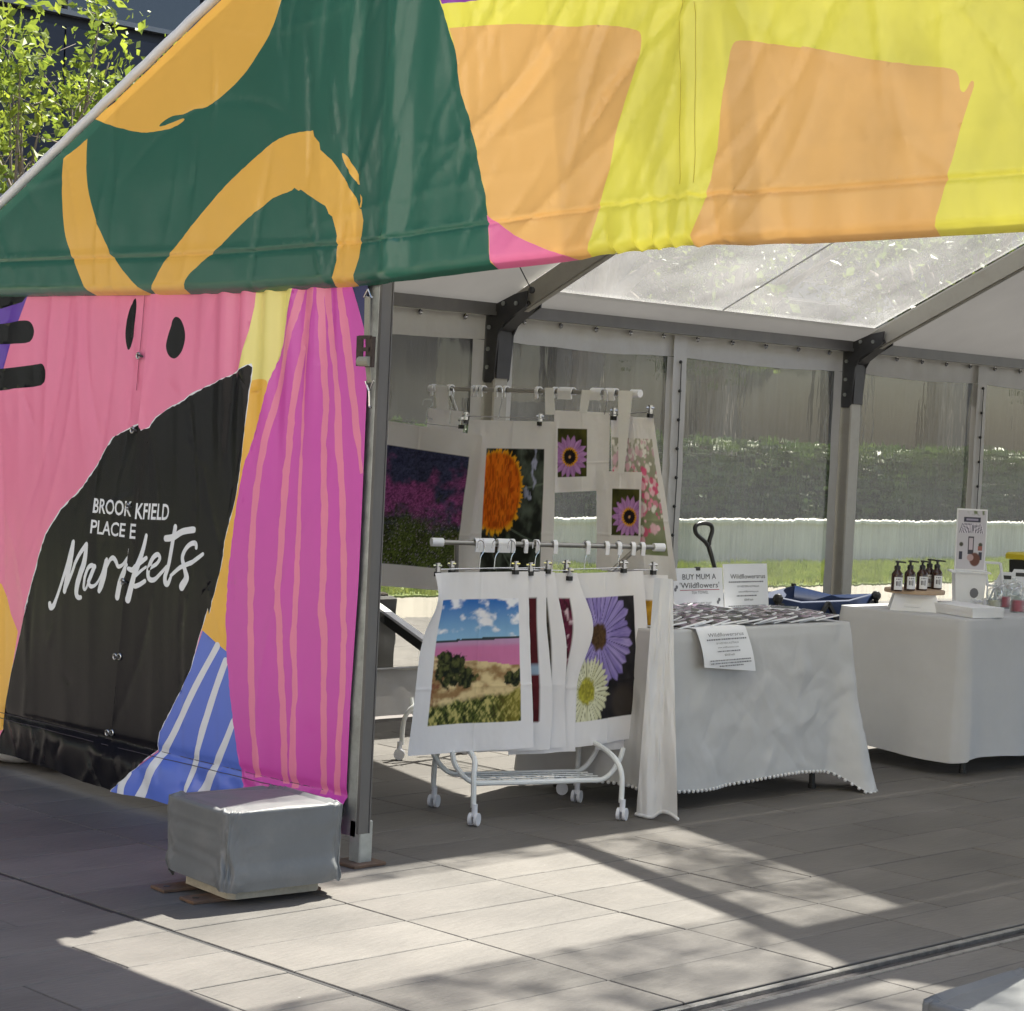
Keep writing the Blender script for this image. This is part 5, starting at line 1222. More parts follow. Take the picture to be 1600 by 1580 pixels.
# ================================================================ TABLES
def cloth_table(name, label, x0, x1, y0, y1, zt, zh, seed, m, cols, flare=0.05, corner=None, crump=0.006, rc=0.02):
    t = thing(name, label, 'table', ((x0+x1)/2, (y0+y1)/2, 0)); cx, cy = (x0+x1)/2, (y0+y1)/2; hx_, hy_ = (x1-x0)/2, (y1-y0)/2
    mb = MB(); mb.bev(-hx_+0.012, hx_-0.012, -hy_+0.012, hy_-0.012, zt-0.035, zt-0.004, 0.004); mb.build('table_top', M['white_plastic'], t)
    for sx in (-1, 1):
        for sy in (-1, 1):
            mb = MB(); mb.tube([(sx*(hx_-0.10), sy*(hy_-0.16), zt-0.03), (sx*(hx_-0.07), sy*(hy_-0.14), 0.02)], 0.014, 8); mb.tube([(sx*(hx_-0.07), sy*(hy_-0.14), 0.02), (sx*(hx_-0.07), sy*(hy_-0.14), 0.0)], 0.018, 8)
            mb.build('leg', M['black_metal'], t)
    # perimeter with rounded corners
    per = []; N = cols
    Ltot = 4*(hx_+hy_)-8*rc+2*math.pi*rc; pts = []; nor = []; cor = []
    segs = [((hx_, -hy_+rc), (hx_, hy_-rc), (1, 0)), ((hx_-rc, hy_), (-hx_+rc, hy_), (0, 1)), ((-hx_, hy_-rc), (-hx_, -hy_+rc), (-1, 0)), ((-hx_+rc, -hy_), (hx_-rc, -hy_), (0, -1))]
    for i, (a, b, n_) in enumerate(segs):
        a, b = np.array(a), np.array(b); k = int(np.linalg.norm(b-a)/Ltot*N)
        for j in range(k): tt = j/k; pts.append(a+(b-a)*tt); nor.append(np.array(n_, float))
        n2 = np.array(segs[(i+1) % 4][2], float); cc = b-np.array(n_)*rc; kc = 14
        for j in range(kc): w = j/kc*math.pi/2; nn = np.array(n_)*math.cos(w)+n2*math.sin(w); pts.append(cc+nn*rc); nor.append(nn)
    pts = np.array(pts); nor = np.array(nor); n_ = len(pts)
    cd = np.min([np.hypot(pts[:, 0]-sx*hx_, pts[:, 1]-sy*hy_) for sx in (-1, 1) for sy in (-1, 1)], 0)
    ck = np.exp(-(cd/0.085)**2)*np.where(pts[:, 1] > 0, 1.0, 0.12)
    s = np.arange(n_)*Ltot/n_
    rows = []; nv = 70
    fold = np.sin(s*13+2.5*fbm(s*1.4, s*0, seed)*3)*0.5+0.7*(fbm(s*5, s*0, seed+1)-0.5)
    for j in range(nv):
        v = j/(nv-1)                             # 0 at the table edge, 1 at the hem
        zh2 = zh+0.012*np.sin(s*6+seed)-(zh-0.006)*ck*(corner or 0)*np.clip(v*1.2, 0, 1)
        z = zt+(zh2-zt)*v; edge = min(1, v*14)
        out = 0.006*edge+flare*v**1.3*(0.35+0.5*fold)+(corner or 0)*ck*(0.15*v**1.4)
        d = out+(crump*1.5*(ridge(s*3.2, z*3.0+s*0.7, seed+5)-0.6)+crump*0.8*(ridge(s*6+z*3, z*5-s*2, seed+7, 2)-0.6))*min(1, v*3)
        if crump > 0.005: d = d+creases(s, np.broadcast_to(np.asarray(z, float), s.shape), seed, 90, 0.0, 1.4, 0.08, 0.62, (-1.3, 1.3), (0.03, 0.16), (0.008, 0.016), (0.001, 0.003))*min(1, v*3)
        zz = z-0.004*(v > 0)*(1-edge)
        rows.append(np.stack([pts[:, 0]+nor[:, 0]*d, pts[:, 1]+nor[:, 1]*d, zz], -1))
    top = []
    for k in (0.0, 0.25, 0.5, 0.75, 0.97):
        top.append(np.stack([pts[:, 0]*k, pts[:, 1]*k, np.full(n_, zt)+0.002*(fbm(pts[:, 0]*k*6, pts[:, 1]*k*6, seed)-0.5)], -1))
    P_ = np.array(top+rows)
    c = sheet('tablecloth', P_, m, t, wrap=True)
    return t, c, rows, pts
M['pom'] = mat('white_pompom', (0.72, 0.72, 0.73), rough=0.9, bump=0.5, bscale=150)
T1x0, T1x1, T1y0, T1y1, TZ = 1.93, 2.69, 1.72, 3.04, 0.766
tab1, cl1, rows1, _ = cloth_table('display_table', 'table under a crumpled white cloth with pompom trim, covered in card packs', T1x0, T1x1, T1y0, T1y1, TZ, 0.095, 91, M['cloth_sheen'], 460, 0.04, 1.0, 0.010)
mb = MB(); hem = rows1[-1]; acc = 0
for i in range(len(hem)):
    a, b = hem[i], hem[(i+1) % len(hem)]; acc += np.linalg.norm(b-a)
    if acc > 0.022 and (a[0] > 0 or a[1] > 0): acc = 0; mb.ball(a+np.array([0, 0, -0.004]), 0.0085, 8, 5)
o = mb.build('pompom_trim', M['pom'], cl1, smooth=True); tag(o, kind='stuff')
tab2, cl2, _, _ = cloth_table('display_table', 'table under a smooth white cloth with rounded corner, set with soaps and candles', 2.02, 2.79, 3.83, 5.65, TZ, 0.075, 95, M['cloth_flat'], 280, 0.060, 0.0, 0.003, 0.05)

def lettering(txt, o3, right, up, h, m, parent, width=None, lift=0.0012, nrm=None):
    cu = bpy.data.curves.new('lettering', 'FONT'); cu.body = txt; cu.resolution_u = 2; cu.align_x = 'CENTER'
    ob = bpy.data.objects.new('lettering_source', cu); COL.objects.link(ob); dg = bpy.context.evaluated_depsgraph_get(); me = ob.evaluated_get(dg).to_mesh()
    v = np.array([(p.co.x, p.co.y) for p in me.vertices]); F = [tuple(p.vertices) for p in me.polygons]
    bpy.data.objects.remove(ob); bpy.data.curves.remove(cu)
    v[:, 0] -= (v[:, 0].min()+v[:, 0].max())/2; sc = h/0.7
    sx = sc if width is None else width/max(1e-6, v[:, 0].max()-v[:, 0].min())
    right, up = np.array(right, float), np.array(up, float); n_ = np.cross(right, up) if nrm is None else np.array(nrm)
    P_ = np.array(o3)+v[:, :1]*sx*right+v[:, 1:]*sc*up+n_*lift
    b = MB(); b.add(P_, F); return b.build('lettering', m, parent)
def lines(rows, o3, right, up, parent, m):                # rows of small type too fine to read
    right, up = np.array(right, float), np.array(up, float); n_ = np.cross(right, up); b = MB(); rs = random.Random(5)
    for (y, w, h) in rows:
        x = -w/2
        while x < w/2:
            l = rs.uniform(0.004, 0.014); l = min(l, w/2-x)
            if l > 0.002:
                q = np.array(o3)+right*x+up*y+n_*0.0012; b.add([q, q+right*l, q+right*l+up*h, q+up*h], [(0, 1, 2, 3)])
            x += l+0.003
    return b.build('small_print', m, parent)

# signs leaning at the back of table 1
def sign_board(label, pxs, x, lean):
    BL, BR, TRp, TLp = [onX(p[0], p[1], x) for p in pxs]
    w = np.linalg.norm(BR-BL); h = np.linalg.norm(TLp-BL); t = thing('sign_board', label, 'sign', (BL+BR)/2, 0)
    t.location.z = TZ+0.004
    right = (BR-BL)/w; right[2] = 0; right /= np.linalg.norm(right); up = np.array([-lean, 0, 1.0]); up /= np.linalg.norm(up); n_ = np.cross(right, up)
    b = MB(); q = [-right*w/2, right*w/2, right*w/2+up*h, -right*w/2+up*h]
    b.add([p+n_*0.0 for p in q]+[p-n_*0.006 for p in q], [(0, 1, 2, 3), (7, 6, 5, 4), (0, 4, 5, 1), (1, 5, 6, 2), (2, 6, 7, 3), (3, 7, 4, 0)]); b.build('board', M['card'], t)
    return t, right, up, w, h
t, rr, uu, w, h = sign_board('white sign reading BUY MUM A Wildflowers tea towel', [(1054, 958), (1131, 955), (1124, 889), (1056, 891)], 2.06, 0.12)
at_ = lambda fx, fy: rr*w*fx+uu*h*fy
lettering('BUY MUM A', at_(0.02, 0.73), rr, uu, 0.026, M['ink'], t, w*0.68)
lettering("'Wildflowers'", at_(0.02, 0.53), rr, uu, 0.026, M['ink'], t, w*0.80)
b = MB(); q = at_(-0.38, 0.475)+np.cross(rr, uu)*0.0012; b.add([q, q+rr*w*0.8, q+rr*w*0.8+uu*0.003, q+uu*0.003], [(0, 1, 2, 3)]); b.build('underline', M['red_ink'], t)
lettering('TEA TOWEL', at_(0.02, 0.39), rr, uu, 0.013, M['grey_ink'], t, w*0.34)
lettering('FOR MOTHERS DAY', at_(0.0, 0.14), rr, uu, 0.011, M['grey_ink'], t, w*0.5)
lettering('$20.00 each', at_(0.08, 0.03), rr, uu, 0.012, M['ink'], t, w*0.3)
for fx, fy in ((-0.47, 0.5), (0.38, 0.18)):
    b = MB(); q = at_(fx, fy)+np.cross(rr, uu)*0.0012
    for s_ in (0, 1): c_ = q+rr*0.010*s_+uu*0.012*s_; b.add([c_+rr*0.009*math.cos(a)+uu*0.009*math.sin(a) for a in np.linspace(0, 2*math.pi, 9)[:-1]], [tuple(range(8))])
    b.build('flower_emblem', M['grey_ink'], t)
b = MB(); q = at_(0.0, 1.0); b.box(q[0]-0.008, q[0]+0.004, q[1]-0.014, q[1]+0.014, q[2]-0.012, q[2]+0.005); b.build('binder_clip', M['black_plastic'], t)
t, rr, uu, w, h = sign_board('white sign reading Wildflowersrus leaning at the back of the card table', [(1133, 955), (1201, 948), (1193, 887), (1125, 889)], 2.00, 0.12)
lettering('Wildflowersrus', at_(0.04, 0.66), rr, uu, 0.022, M['ink'], t, w*0.80)
lettering('OF WESTERN AUSTRALIA', at_(0.04, 0.46), rr, uu, 0.009, M['grey_ink'], t, w*0.5)
lettering('www.wildflowersrus.com', at_(0.04, 0.34), rr, uu, 0.009, M['grey_ink'], t, w*0.46)
lines([(0.57*h, w*0.8, 0.006), (0.25*h, w*0.46, 0.006), (0.02*h, w*0.85, 0.005)], (0, 0, 0), rr, uu, t, M['grey_ink'])
lettering('$20.00 each', at_(0.04, 0.15), rr, uu, 0.010, M['ink'], t, w*0.2)
# paper sheet hanging over the front edge
pc = np.array([2.75, 2.075, TZ]); rr = np.array([0.05, 1, 0.0]); rr /= np.linalg.norm(rr)
pt = thing('paper_notice', 'white printed notice hanging over the front edge of the card table', 'notice', pc)
TLq, TRq, BRq, BLq = onX(1087, 985, 2.715), onX(1164, 980, 2.715), onX(1178, 1048, 2.745), onX(1098, 1043, 2.745)
g_ = []
for v in np.linspace(-0.14, 1, 18):
    vv = max(v, 0); row = []
    for u in np.linspace(0, 1, 9):
        p = (TLq*(1-u)+TRq*u)*(1-vv)+(BLq*(1-u)+BRq*u)*vv
        p = p+np.array([0.012*math.sin(vv*2.6)+0.004, 0, 0])
        if v < 0: p = p+np.array([v*0.9, 0, 0.006])
        row.append(p-pc)
    g_.append(row)
sheet('page', np.array(g_), M['card'], pt)
up_ = (TLq+TRq-BLq-BRq); hh = np.linalg.norm(up_)/2; up_ /= np.linalg.norm(up_); rq = (TRq-TLq); wq = np.linalg.norm(rq); rq /= wq
cq = (TLq+TRq+BLq+BRq)/4-pc+np.array([0.022, 0, 0])
lettering('Wildflowersrus', cq+up_*hh*0.33, rq, up_, 0.016, M['grey_ink'], pt, wq*0.72)
lettering('OF WESTERN AUSTRALIA', cq+up_*hh*0.14, rq, up_, 0.008, M['grey_ink'], pt, wq*0.46)
lettering('www.wildflowersrus.com', cq+up_*hh*0.04, rq, up_, 0.008, M['grey_ink'], pt, wq*0.42)
lettering('$20.00 each', cq-up_*hh*0.15, rq, up_, 0.009, M['ink'], pt, wq*0.2)
lines([(hh*0.24, wq*0.8, 0.006), (-hh*0.05, wq*0.46, 0.005), (-hh*0.27, wq*0.82, 0.005), (-hh*0.34, wq*0.82, 0.005), (-hh*0.41, wq*0.5, 0.005)], cq, rq, up_, pt, M['grey_ink'])

# card packs fanned over table 1
m = bpy.data.materials.new('floral_card_face'); m.use_nodes = True; n = m.node_tree.nodes; l = m.node_tree.links; bs = n['Principled BSDF']
tc = n.new('ShaderNodeTexCoord'); oi = n.new('ShaderNodeObjectInfo'); va = n.new('ShaderNodeVectorMath'); va.operation = 'ADD'; l.new(tc.outputs['Object'], va.inputs[0]); cx_ = n.new('ShaderNodeCombineXYZ')
mm = n.new('ShaderNodeMath'); mm.operation = 'MULTIPLY'; mm.inputs[1].default_value = 37; l.new(oi.outputs['Random'], mm.inputs[0]); l.new(mm.outputs[0], cx_.inputs[0]); l.new(cx_.outputs[0], va.inputs[1])
vo = n.new('ShaderNodeTexVoronoi'); vo.inputs['Scale'].default_value = 34; l.new(va.outputs[0], vo.inputs['Vector']); rp_ = n.new('ShaderNodeValToRGB'); l.new(vo.outputs['Color'], rp_.inputs[0])
for pos, colr in ((0.0, L(22, 22, 24)), (0.3, L(70, 62, 76)), (0.5, L(48, 56, 42)), (0.75, L(150, 125, 148)), (0.95, L(190, 190, 188))):
    e_ = rp_.color_ramp.elements.new(pos) if pos not in (0.0,) else rp_.color_ramp.elements[0]; e_.color = (*colr, 1)
l.new(rp_.outputs[0], bs.inputs['Base Color']); bs.inputs['Roughness'].default_value = 0.15; M['card_face'] = m
mb = MB(); mb.bev(-0.055, 0.055, -0.078, 0.078, 0, 0.006, 0.0015, 0); mb.add([(-0.05, -0.073, 0.0065), (0.05, -0.073, 0.0065), (0.05, 0.073, 0.0065), (-0.05, 0.073, 0.0065)], [(0, 1, 2, 3)], 1)
proto = mb.build('card_pack', [M['card'], M['card_face']]); n_c = 0
rs = random.Random(4)
for row in range(6):
    xb = 2.60-row*0.105
    ny = 12 if row < 4 else 9
    for k in range(ny):
        yb = 1.86+k*0.096+rs.uniform(-0.012, 0.012)
        if row >= 4 and yb > 2.9: continue
        o = proto if n_c == 0 else proto.copy()
        if n_c: COL.objects.link(o)
        tilt = rs.uniform(6, 13)
        o.location = (xb+rs.uniform(-0.015, 0.015), yb, TZ+0.012+rs.uniform(0, 0.008)+0.004*(row % 2)); o.rotation_euler = (R(tilt), R(rs.uniform(-3, 5)), R(rs.uniform(-16, 16)))
        where = 'front row at the edge of the pompom table' if row == 0 else ('back rows by the signs' if row >= 4 else 'middle rows of the pompom table')
        tag(o, 'glossy floral card pack fanned among the %s' % where, 'card pack', 'card packs fanned over the table'); n_c += 1
for k in range(3):
    o = proto.copy(); COL.objects.link(o); o.location = (2.33, 2.98+0.006*k, TZ+0.016+0.0075*k); o.rotation_euler = (0, 0, R(20+8*k)); o.scale = (1.25, 1.25, 1)
    tag(o, 'card pack in the small flat stack at the right back corner of the card table', 'card pack', 'card packs stacked flat')

# blue folding wagon behind the tables
wg = thing('folding_wagon', 'blue canvas folding wagon with black frame behind the card table', 'wagon', (1.36, 4.25, 0), R(0))
def wx(px, py, x): q = onX(px, py, x); return q-np.array([1.36, 4.25, 0])
P_ = []; x0, x1, y0, y1 = -0.27, 0.27, -0.42, 0.42
for z, k in ((0.28, 0.92), (0.45, 0.97), (0.62, 1.0), (0.765, 1.0), (0.775, 0.985), (0.66, 0.97), (0.38, 0.93)):
    ring_ = []
    for (a, b) in ((x0, y0), (0, y0), (x1, y0), (x1, y0/2), (x1, 0), (x1, y1/2), (x1, y1), (0, y1), (x0, y1), (x0, y1/2), (x0, 0), (x0, y0/2)):
        ring_.append((a*k, b*k, z-(0.03 if (abs(a) < 0.1 or abs(b) < 0.3) and z > 0.6 else 0)))
    P_.append(ring_)
sheet('canvas_tub', np.array(P_), M['wagon_blue'], wg, wrap=True)
mb = MB()
for s_ in (-1, 1):
    for (a, b) in ((-0.40, 0.0), (0.0, 0.40), (0.0, -0.40), (0.40, 0.0)): mb.bar((s_*0.285, a, 0.735), (s_*0.285, b, 0.30), 0.016, 0.022)
    for b in (-0.43, 0.43): mb.bar((s_*0.285, b, 0.785), (s_*0.285, b, 0.2), 0.02, 0.02)
for b in (-0.43, 0.43): mb.bar((-0.285, b, 0.28), (0.285, b, 0.28), 0.018, 0.018); mb.ball((0.285, b, 0.765), 0.028)
mb.build('frame', M['black_plastic'], wg)
for s_ in (-1, 1):
    for b in (-0.36, 0.36):
        mb = MB(); mb.tube([(s_*0.24-0.025, b, 0.10), (s_*0.24+0.025, b, 0.10)], 0.10, 16); mb.tube([(s_*0.24, b, 0.10), (s_*0.24, b, 0.26)], 0.012, 6); mb.build('wheel', M['black_plastic'], wg, smooth=True, angle=40)
mb = MB(); xh = 1.45
mb.tube([wx(1129, 945, xh), wx(1117, 888, xh), wx(1107, 852, xh)], [0.011, 0.011, 0.013], 8); mb.tube([wx(1129, 945, xh), (0.05, -0.44, 0.28)], 0.011, 8)
hs_ = crom([wx(1107, 853, xh), wx(1101, 846, xh), wx(1088, 834, xh), wx(1087, 822, xh), wx(1098, 817.5, xh), wx(1110, 820, xh), wx(1113, 829, xh), wx(1109, 843, xh)], 4, True)
mb.tube(hs_, 0.0115, 8, closed=True); mb.build('pull_handle', M['black_plastic'], wg, smooth=True)

# ---------------------------------------------------------------- goods on table 2
def bx(px, py, z): q = onZ(px, py, z); return q
pl = thing('display_plinth', 'white tapered plinth with round wooden top carrying amber bottles', 'plinth', (2.33, 4.05, TZ), R(38))
mb = MB(); a, b = 0.125, 0.10
mb.add([(-a, -a, 0), (a, -a, 0), (a, a, 0), (-a, a, 0), (-b, -b, 0.085), (b, -b, 0.085), (b, b, 0.085), (-b, b, 0.085)], [(3, 2, 1, 0), (4, 5, 6, 7), (0, 1, 5, 4), (1, 2, 6, 5), (2, 3, 7, 6), (3, 0, 4, 7)]); mb.build('base', M['white_trim'], pl)
mb = MB(); mb.box(-0.055, 0.03, -0.1245, -0.11, 0.022, 0.038); mb.build('handle_slot', mat('white_slot_card', (0.8, 0.8, 0.8)), pl)  # plain white strip marking the slot
mb = MB(); mb.lathe([(0.001, 0.085), (0.150, 0.085), (0.152, 0.090), (0.152, 0.100), (0.149, 0.104), (0.001, 0.104)], n=36); mb.build('round_board', M['wood'], pl, smooth=True, angle=40)
zb = TZ+0.1045
def bottle(px, x, label):
    q = onX(px, 916, x); y = q[1]
    t = thing('pump_bottle', label, 'bottle', (x, y, zb), R(40), 'amber pump bottles on the round board')
    mb = MB(); mb.lathe([(0.001, 0), (0.026, 0), (0.028, 0.004), (0.028, 0.078), (0.026, 0.088), (0.016, 0.100), (0.013, 0.106), (0.013, 0.112)], n=20); mb.build('glass_body', M['amber_glass'], t, smooth=True, angle=50)
    mb = MB(); mb.lathe([(0.0135, 0.106), (0.0155, 0.107), (0.0155, 0.124), (0.010, 0.127), (0.006, 0.128), (0.006, 0.140), (0.012, 0.141), (0.012, 0.149), (0.004, 0.151)], n=14)
    mb.bar((0.0, 0, 0.146), (0.040, 0.0, 0.143), 0.011, 0.008); mb.build('pump', M['black_plastic'], t, smooth=True, angle=40)
    A_ = np.linspace(R(-130), R(-30), 10); P_ = np.array([[(0.0286*math.cos(a+R(10)), 0.0286*math.sin(a+R(10)), z) for z in (0.008, 0.07)] for a in A_])
    lb = sheet('label', P_, M['card'], t)
    for (a0, a1, z0, z1) in ((-112, -96, 0.028, 0.05), (-90, -84, 0.028, 0.05), (-78, -66, 0.026, 0.052), (-110, -60, 0.057, 0.064)):
        sheet('label_print', np.array([[(0.0291*math.cos(R(a+10)), 0.0291*math.sin(R(a+10)), z) for z in (z0, z1)] for a in (a0, (a0+a1)/2, a1)]), M['grey_ink'], lb)
bottle(1401, 2.40, 'amber pump bottle with white label, leftmost on the round board')
bottle(1421, 2.385, 'amber pump bottle second from the left on the round board')
bottle(1440, 2.40, 'amber pump bottle in the middle of the row, nearest the viewer')
bottle(1451, 2.31, 'amber pump bottle at the back, mostly hidden behind the others')
bottle(1463, 2.37, 'amber pump bottle rightmost on the round board, label turned right')
# poster on its stand
ps = thing('poster_stand', 'upright poster of a striped awning shopfront on a white stand', 'poster stand', (2.37, 4.47, TZ), R(42))
mb = MB(); mb.add([(-0.068, -0.06, 0.0), (0.068, -0.06, 0.0), (0.068, 0.06, 0.0), (-0.068, 0.06, 0.0), (-0.080, -0.065, 0.185), (0.080, -0.065, 0.185), (0.080, 0.065, 0.185), (-0.080, 0.065, 0.185)], [(3, 2, 1, 0), (4, 5, 6, 7), (0, 1, 5, 4), (1, 2, 6, 5), (2, 3, 7, 6), (3, 0, 4, 7)]); mb.build('box_stand', M['white_trim'], ps)
mb = MB(); mb.bev(-0.102, 0.102, -0.075, 0.075, 0.186, 0.194, 0.002); mb.build('tray', M['white_trim'], ps)
mb = MB(); mb.add([(0.02+0.022*math.cos(a), -0.0645-0.001, 0.085+0.026*math.sin(a)) for a in np.linspace(0, 2*math.pi, 13)[:-1]], [tuple(range(12))]); mb.build('emblem', M['grey_ink'], ps)
mb = MB(); mb.bev(-0.078, 0.078, -0.004, 0.004, 0.195, 0.515, 0.002); bp = mb.build('poster_board', M['white_trim'], ps)
def p_shop(u, v):
    c = full(u, L(192, 190, 198))
    def rect(c, u0, u1, v0, v1, k): return np.where(((u > u0) & (u < u1) & (v > v0) & (v < v1))[..., None], np.asarray(k), c)
    c = mixc(c, L(110, 120, 90), sm(0.5, 0.7, fbm(u*8, v*12, 3))*sm(0.9, 0.95, v))
    c = rect(c, 0.22, 0.8, 0.80, 0.885, L(60, 60, 75)); c = rect(c, 0.3, 0.72, 0.825, 0.86, L(150, 145, 165))
    aw = (v > 0.62) & (v < 0.78) & (np.abs(u-0.5) < 0.34+0.6*(0.78-v)); c = np.where(aw[..., None], np.where((((u-0.5)/(0.34+0.6*(0.78-v))*7) % 1 < 0.5)[..., None], L(55, 58, 75), L(225, 220, 232)), c)
    c = rect(c, 0.40, 0.60, 0.26, 0.56, L(70, 68, 75)); c = rect(c, 0.44, 0.56, 0.33, 0.53, L(190, 180, 190))
    for x in (0.16, 0.84): c = mixc(c, L(70, 70, 60), sm(0.09, 0.05, np.hypot(u-x, (v-0.42)*1.9))); c = rect(c, x-0.06, x+0.06, 0.16, 0.30, L(60, 62, 75))
    c = rect(c, 0.76, 0.9, 0.32, 0.40, L(150, 95, 85)); c = mixc(c, L(105, 70, 62), sm(0.17, 0.13, np.hypot((u-0.66)*0.8, (v-0.17)*1.3))); c = mixc(c, L(175, 150, 150), sm(0.13, 0.1, np.hypot(u-0.5, (v-0.2)*2)))
    return c
U_, V_ = np.meshgrid(np.linspace(0, 1, 60), np.linspace(0, 1, 120), indexing='xy')
sheet('poster_print', np.stack([-0.072+0.144*U_, np.full_like(U_, -0.0052), 0.203+0.304*V_], -1), M['print_card'], bp, p_shop(U_, V_))
# flat boxes, flower, jars, easel frame
bxs = thing('gift_box', 'long flat white gift box at the corner of the candle table', 'box', (2.60, 4.02, TZ), 0)
mb = MB(); q = [(-0.20, 0.03), (0.17, -0.11), (0.205, 0.105), (-0.165, 0.245)]
mb.prism(q, 2, 0.002, 0.046); mb.build('box_body', M['white_trim'], bxs)
mb = MB(); mb.prism([(q[0][0]-0.003, q[0][1]-0.001), (q[1][0], q[1][1]-0.004), (q[2][0]+0.003, q[2][1]), (q[3][0], q[3][1]+0.003)], 2, 0.030, 0.050); mb.build('box_lid', M['card'], bxs)
fl = thing('paper_flower', 'white paper flower lying on the flat gift box', 'flower', (2.60, 4.20, TZ+0.052))
mb = MB()
for k in range(16):
    a = k*2.4; r_ = 0.012+0.0016*k; e_ = 0.95-0.05*k
    p = np.array([math.cos(a), math.sin(a), 0]); s_ = np.array([-math.sin(a), math.cos(a), 0]); b0 = p*0.004
    tip = p*(r_+0.012)+np.array([0, 0, 0.008+0.022*e_]); md = p*(r_*0.8)+np.array([0, 0, 0.006+0.012*e_]); mb.add([b0, md+s_*0.010, tip, md-s_*0.010], [(0, 1, 2, 3)])
mb.build('petals', M['card'], fl)
def jar(px, x, label, waxcol, s=1.0, py=958):
    q = onX(px, py, x); y = q[1]
    t = thing('candle_jar', label, 'candle', (x, y, TZ), 0, 'candle jars under glass domes')
    mb = MB(); mb.lathe([(0.001, 0.0), (0.038*s, 0.0), (0.040*s, 0.004), (0.040*s, 0.082*s), (0.037*s, 0.082*s), (0.037*s, 0.006), (0.001, 0.006)], n=20); mb.build('glass', M['glass'], t, smooth=True, angle=40)
    mb = MB(); mb.lathe([(0.001, 0.007), (0.0365*s, 0.007), (0.0365*s, 0.058*s), (0.001, 0.058*s)], n=20); mb.build('wax', waxcol, t, smooth=True, angle=40)
    mb = MB(); mb.lathe([(0.042*s, 0.084*s), (0.042*s, 0.092*s), (0.038*s, 0.108*s), (0.022*s, 0.122*s), (0.006, 0.126*s)], n=20); mb.ball((0, 0, 0.138*s), 0.013*s, 10, 7); mb.build('dome', M['glass'], t, smooth=True, angle=40)
gm = bpy.data.materials.new('thin_glass'); gm.use_nodes = True; n = gm.node_tree.nodes; l = gm.node_tree.links; n.remove(n['Principled BSDF'])
a_ = n.new('ShaderNodeBsdfTransparent'); a_.inputs[0].default_value = (0.93, 0.95, 0.95, 1); b_ = n.new('ShaderNodeBsdfGlossy'); b_.inputs['Roughness'].default_value = 0.04; lw = n.new('ShaderNodeLayerWeight'); lw.inputs[0].default_value = 0.35; mx_ = n.new('ShaderNodeMixShader')
l.new(lw.outputs['Facing'], mx_.inputs[0]); l.new(a_.outputs[0], mx_.inputs[1]); l.new(b_.outputs[0], mx_.inputs[2]); l.new(mx_.outputs[0], n['Material Output'].inputs[0]); M['glass'] = gm
M['pink_wax'] = mat('pink_wax', (0.6, 0.16, 0.22), rough=0.5)
jar(1552, 2.55, 'glass domed candle jar with cream wax right of the poster', M['wax'], 1.0)
jar(1568, 2.42, 'glass domed candle jar with pink band behind the cream one', M['pink_wax'], 1.0)
jar(1590, 2.62, 'glass domed candle jar with pinkish wax at the right picture edge', M['pink_wax'], 1.05)
jar(1582, 2.40, 'glass domed candle jar standing behind the others at the right', M['wax'], 1.05)
ez = thing('easel_frame', 'small white empty easel frame tilted beside the poster stand', 'frame', tuple(np.append(onX(1556, 915, 2.25)[:2], TZ)), R(45))
mb = MB(); tl_ = -0.12
q4 = [(-0.045, 0.0, 0.10), (0.035, -0.02, 0.10), (0.025, 0.03, 0.22), (-0.058, 0.045, 0.22)]
for i in range(4): mb.bar(q4[i], q4[(i+1) % 4], 0.012, 0.012)
mb.bar((-0.005, -0.01, 0.105), (-0.02, 0.08, 0.0), 0.008, 0.008); mb.bar((-0.045, 0.0, 0.10), (-0.05, -0.03, 0), 0.008, 0.008); mb.bar((0.035, -0.02, 0.10), (0.04, -0.04, 0), 0.008, 0.008)
mb.build('frame_bars', M['white_trim'], ez)
tq = onX(1596, 880, 1.9)
tb = thing('storage_tub', 'black storage tub with yellow lid behind the candle table at the right edge', 'tub', (1.72, 6.56, 0))
mb = MB(); mb.add([(-0.2, -0.27, 0.0), (0.2, -0.27, 0.0), (0.2, 0.27, 0.0), (-0.2, 0.27, 0.0), (-0.24, -0.31, 0.94), (0.24, -0.31, 0.94), (0.24, 0.31, 0.94), (-0.24, 0.31, 0.94)], [(3, 2, 1, 0), (4, 5, 6, 7), (0, 1, 5, 4), (1, 2, 6, 5), (2, 3, 7, 6), (3, 0, 4, 7)]); mb.build('tub_body', M['black_plastic'], tb)
mb = MB(); mb.bev(-0.26, 0.26, -0.33, 0.33, 0.945, 0.985, 0.01); mb.build('tub_lid', M['yellow_lid'], tb)
for k, (px_, py_, sc_) in enumerate(((1570, 905, 1.0), (1592, 903, 1.1))):
    q = onX(px_, 950, 2.28); cg = thing('gift_bag', 'white card gift carrier with cut-out handle, %s of two behind the jars' % ('left' if k == 0 else 'right'), 'gift bag', (2.28, q[1], TZ), R(40), 'white card gift carriers')
    mb = MB(); w_ = 0.055*sc_; h_ = 0.125*sc_
    prof = [(-w_, 0), (w_, 0), (w_, h_), (w_*0.6, h_+0.05), (-w_*0.6, h_+0.05), (-w_, h_)]; mb.prism(prof, 1, -0.004, 0.004)
    mb.prism([(-w_, 0), (w_, 0), (w_, h_), (-w_, h_)], 1, 0.05, 0.056); mb.build('carrier', M['white_trim'], cg)
    mb = MB(); mb.box(-w_*0.45, w_*0.45, -0.0055, -0.0045, h_+0.012, h_+0.032); mb.build('handle_hole', M['black_plastic'], cg)
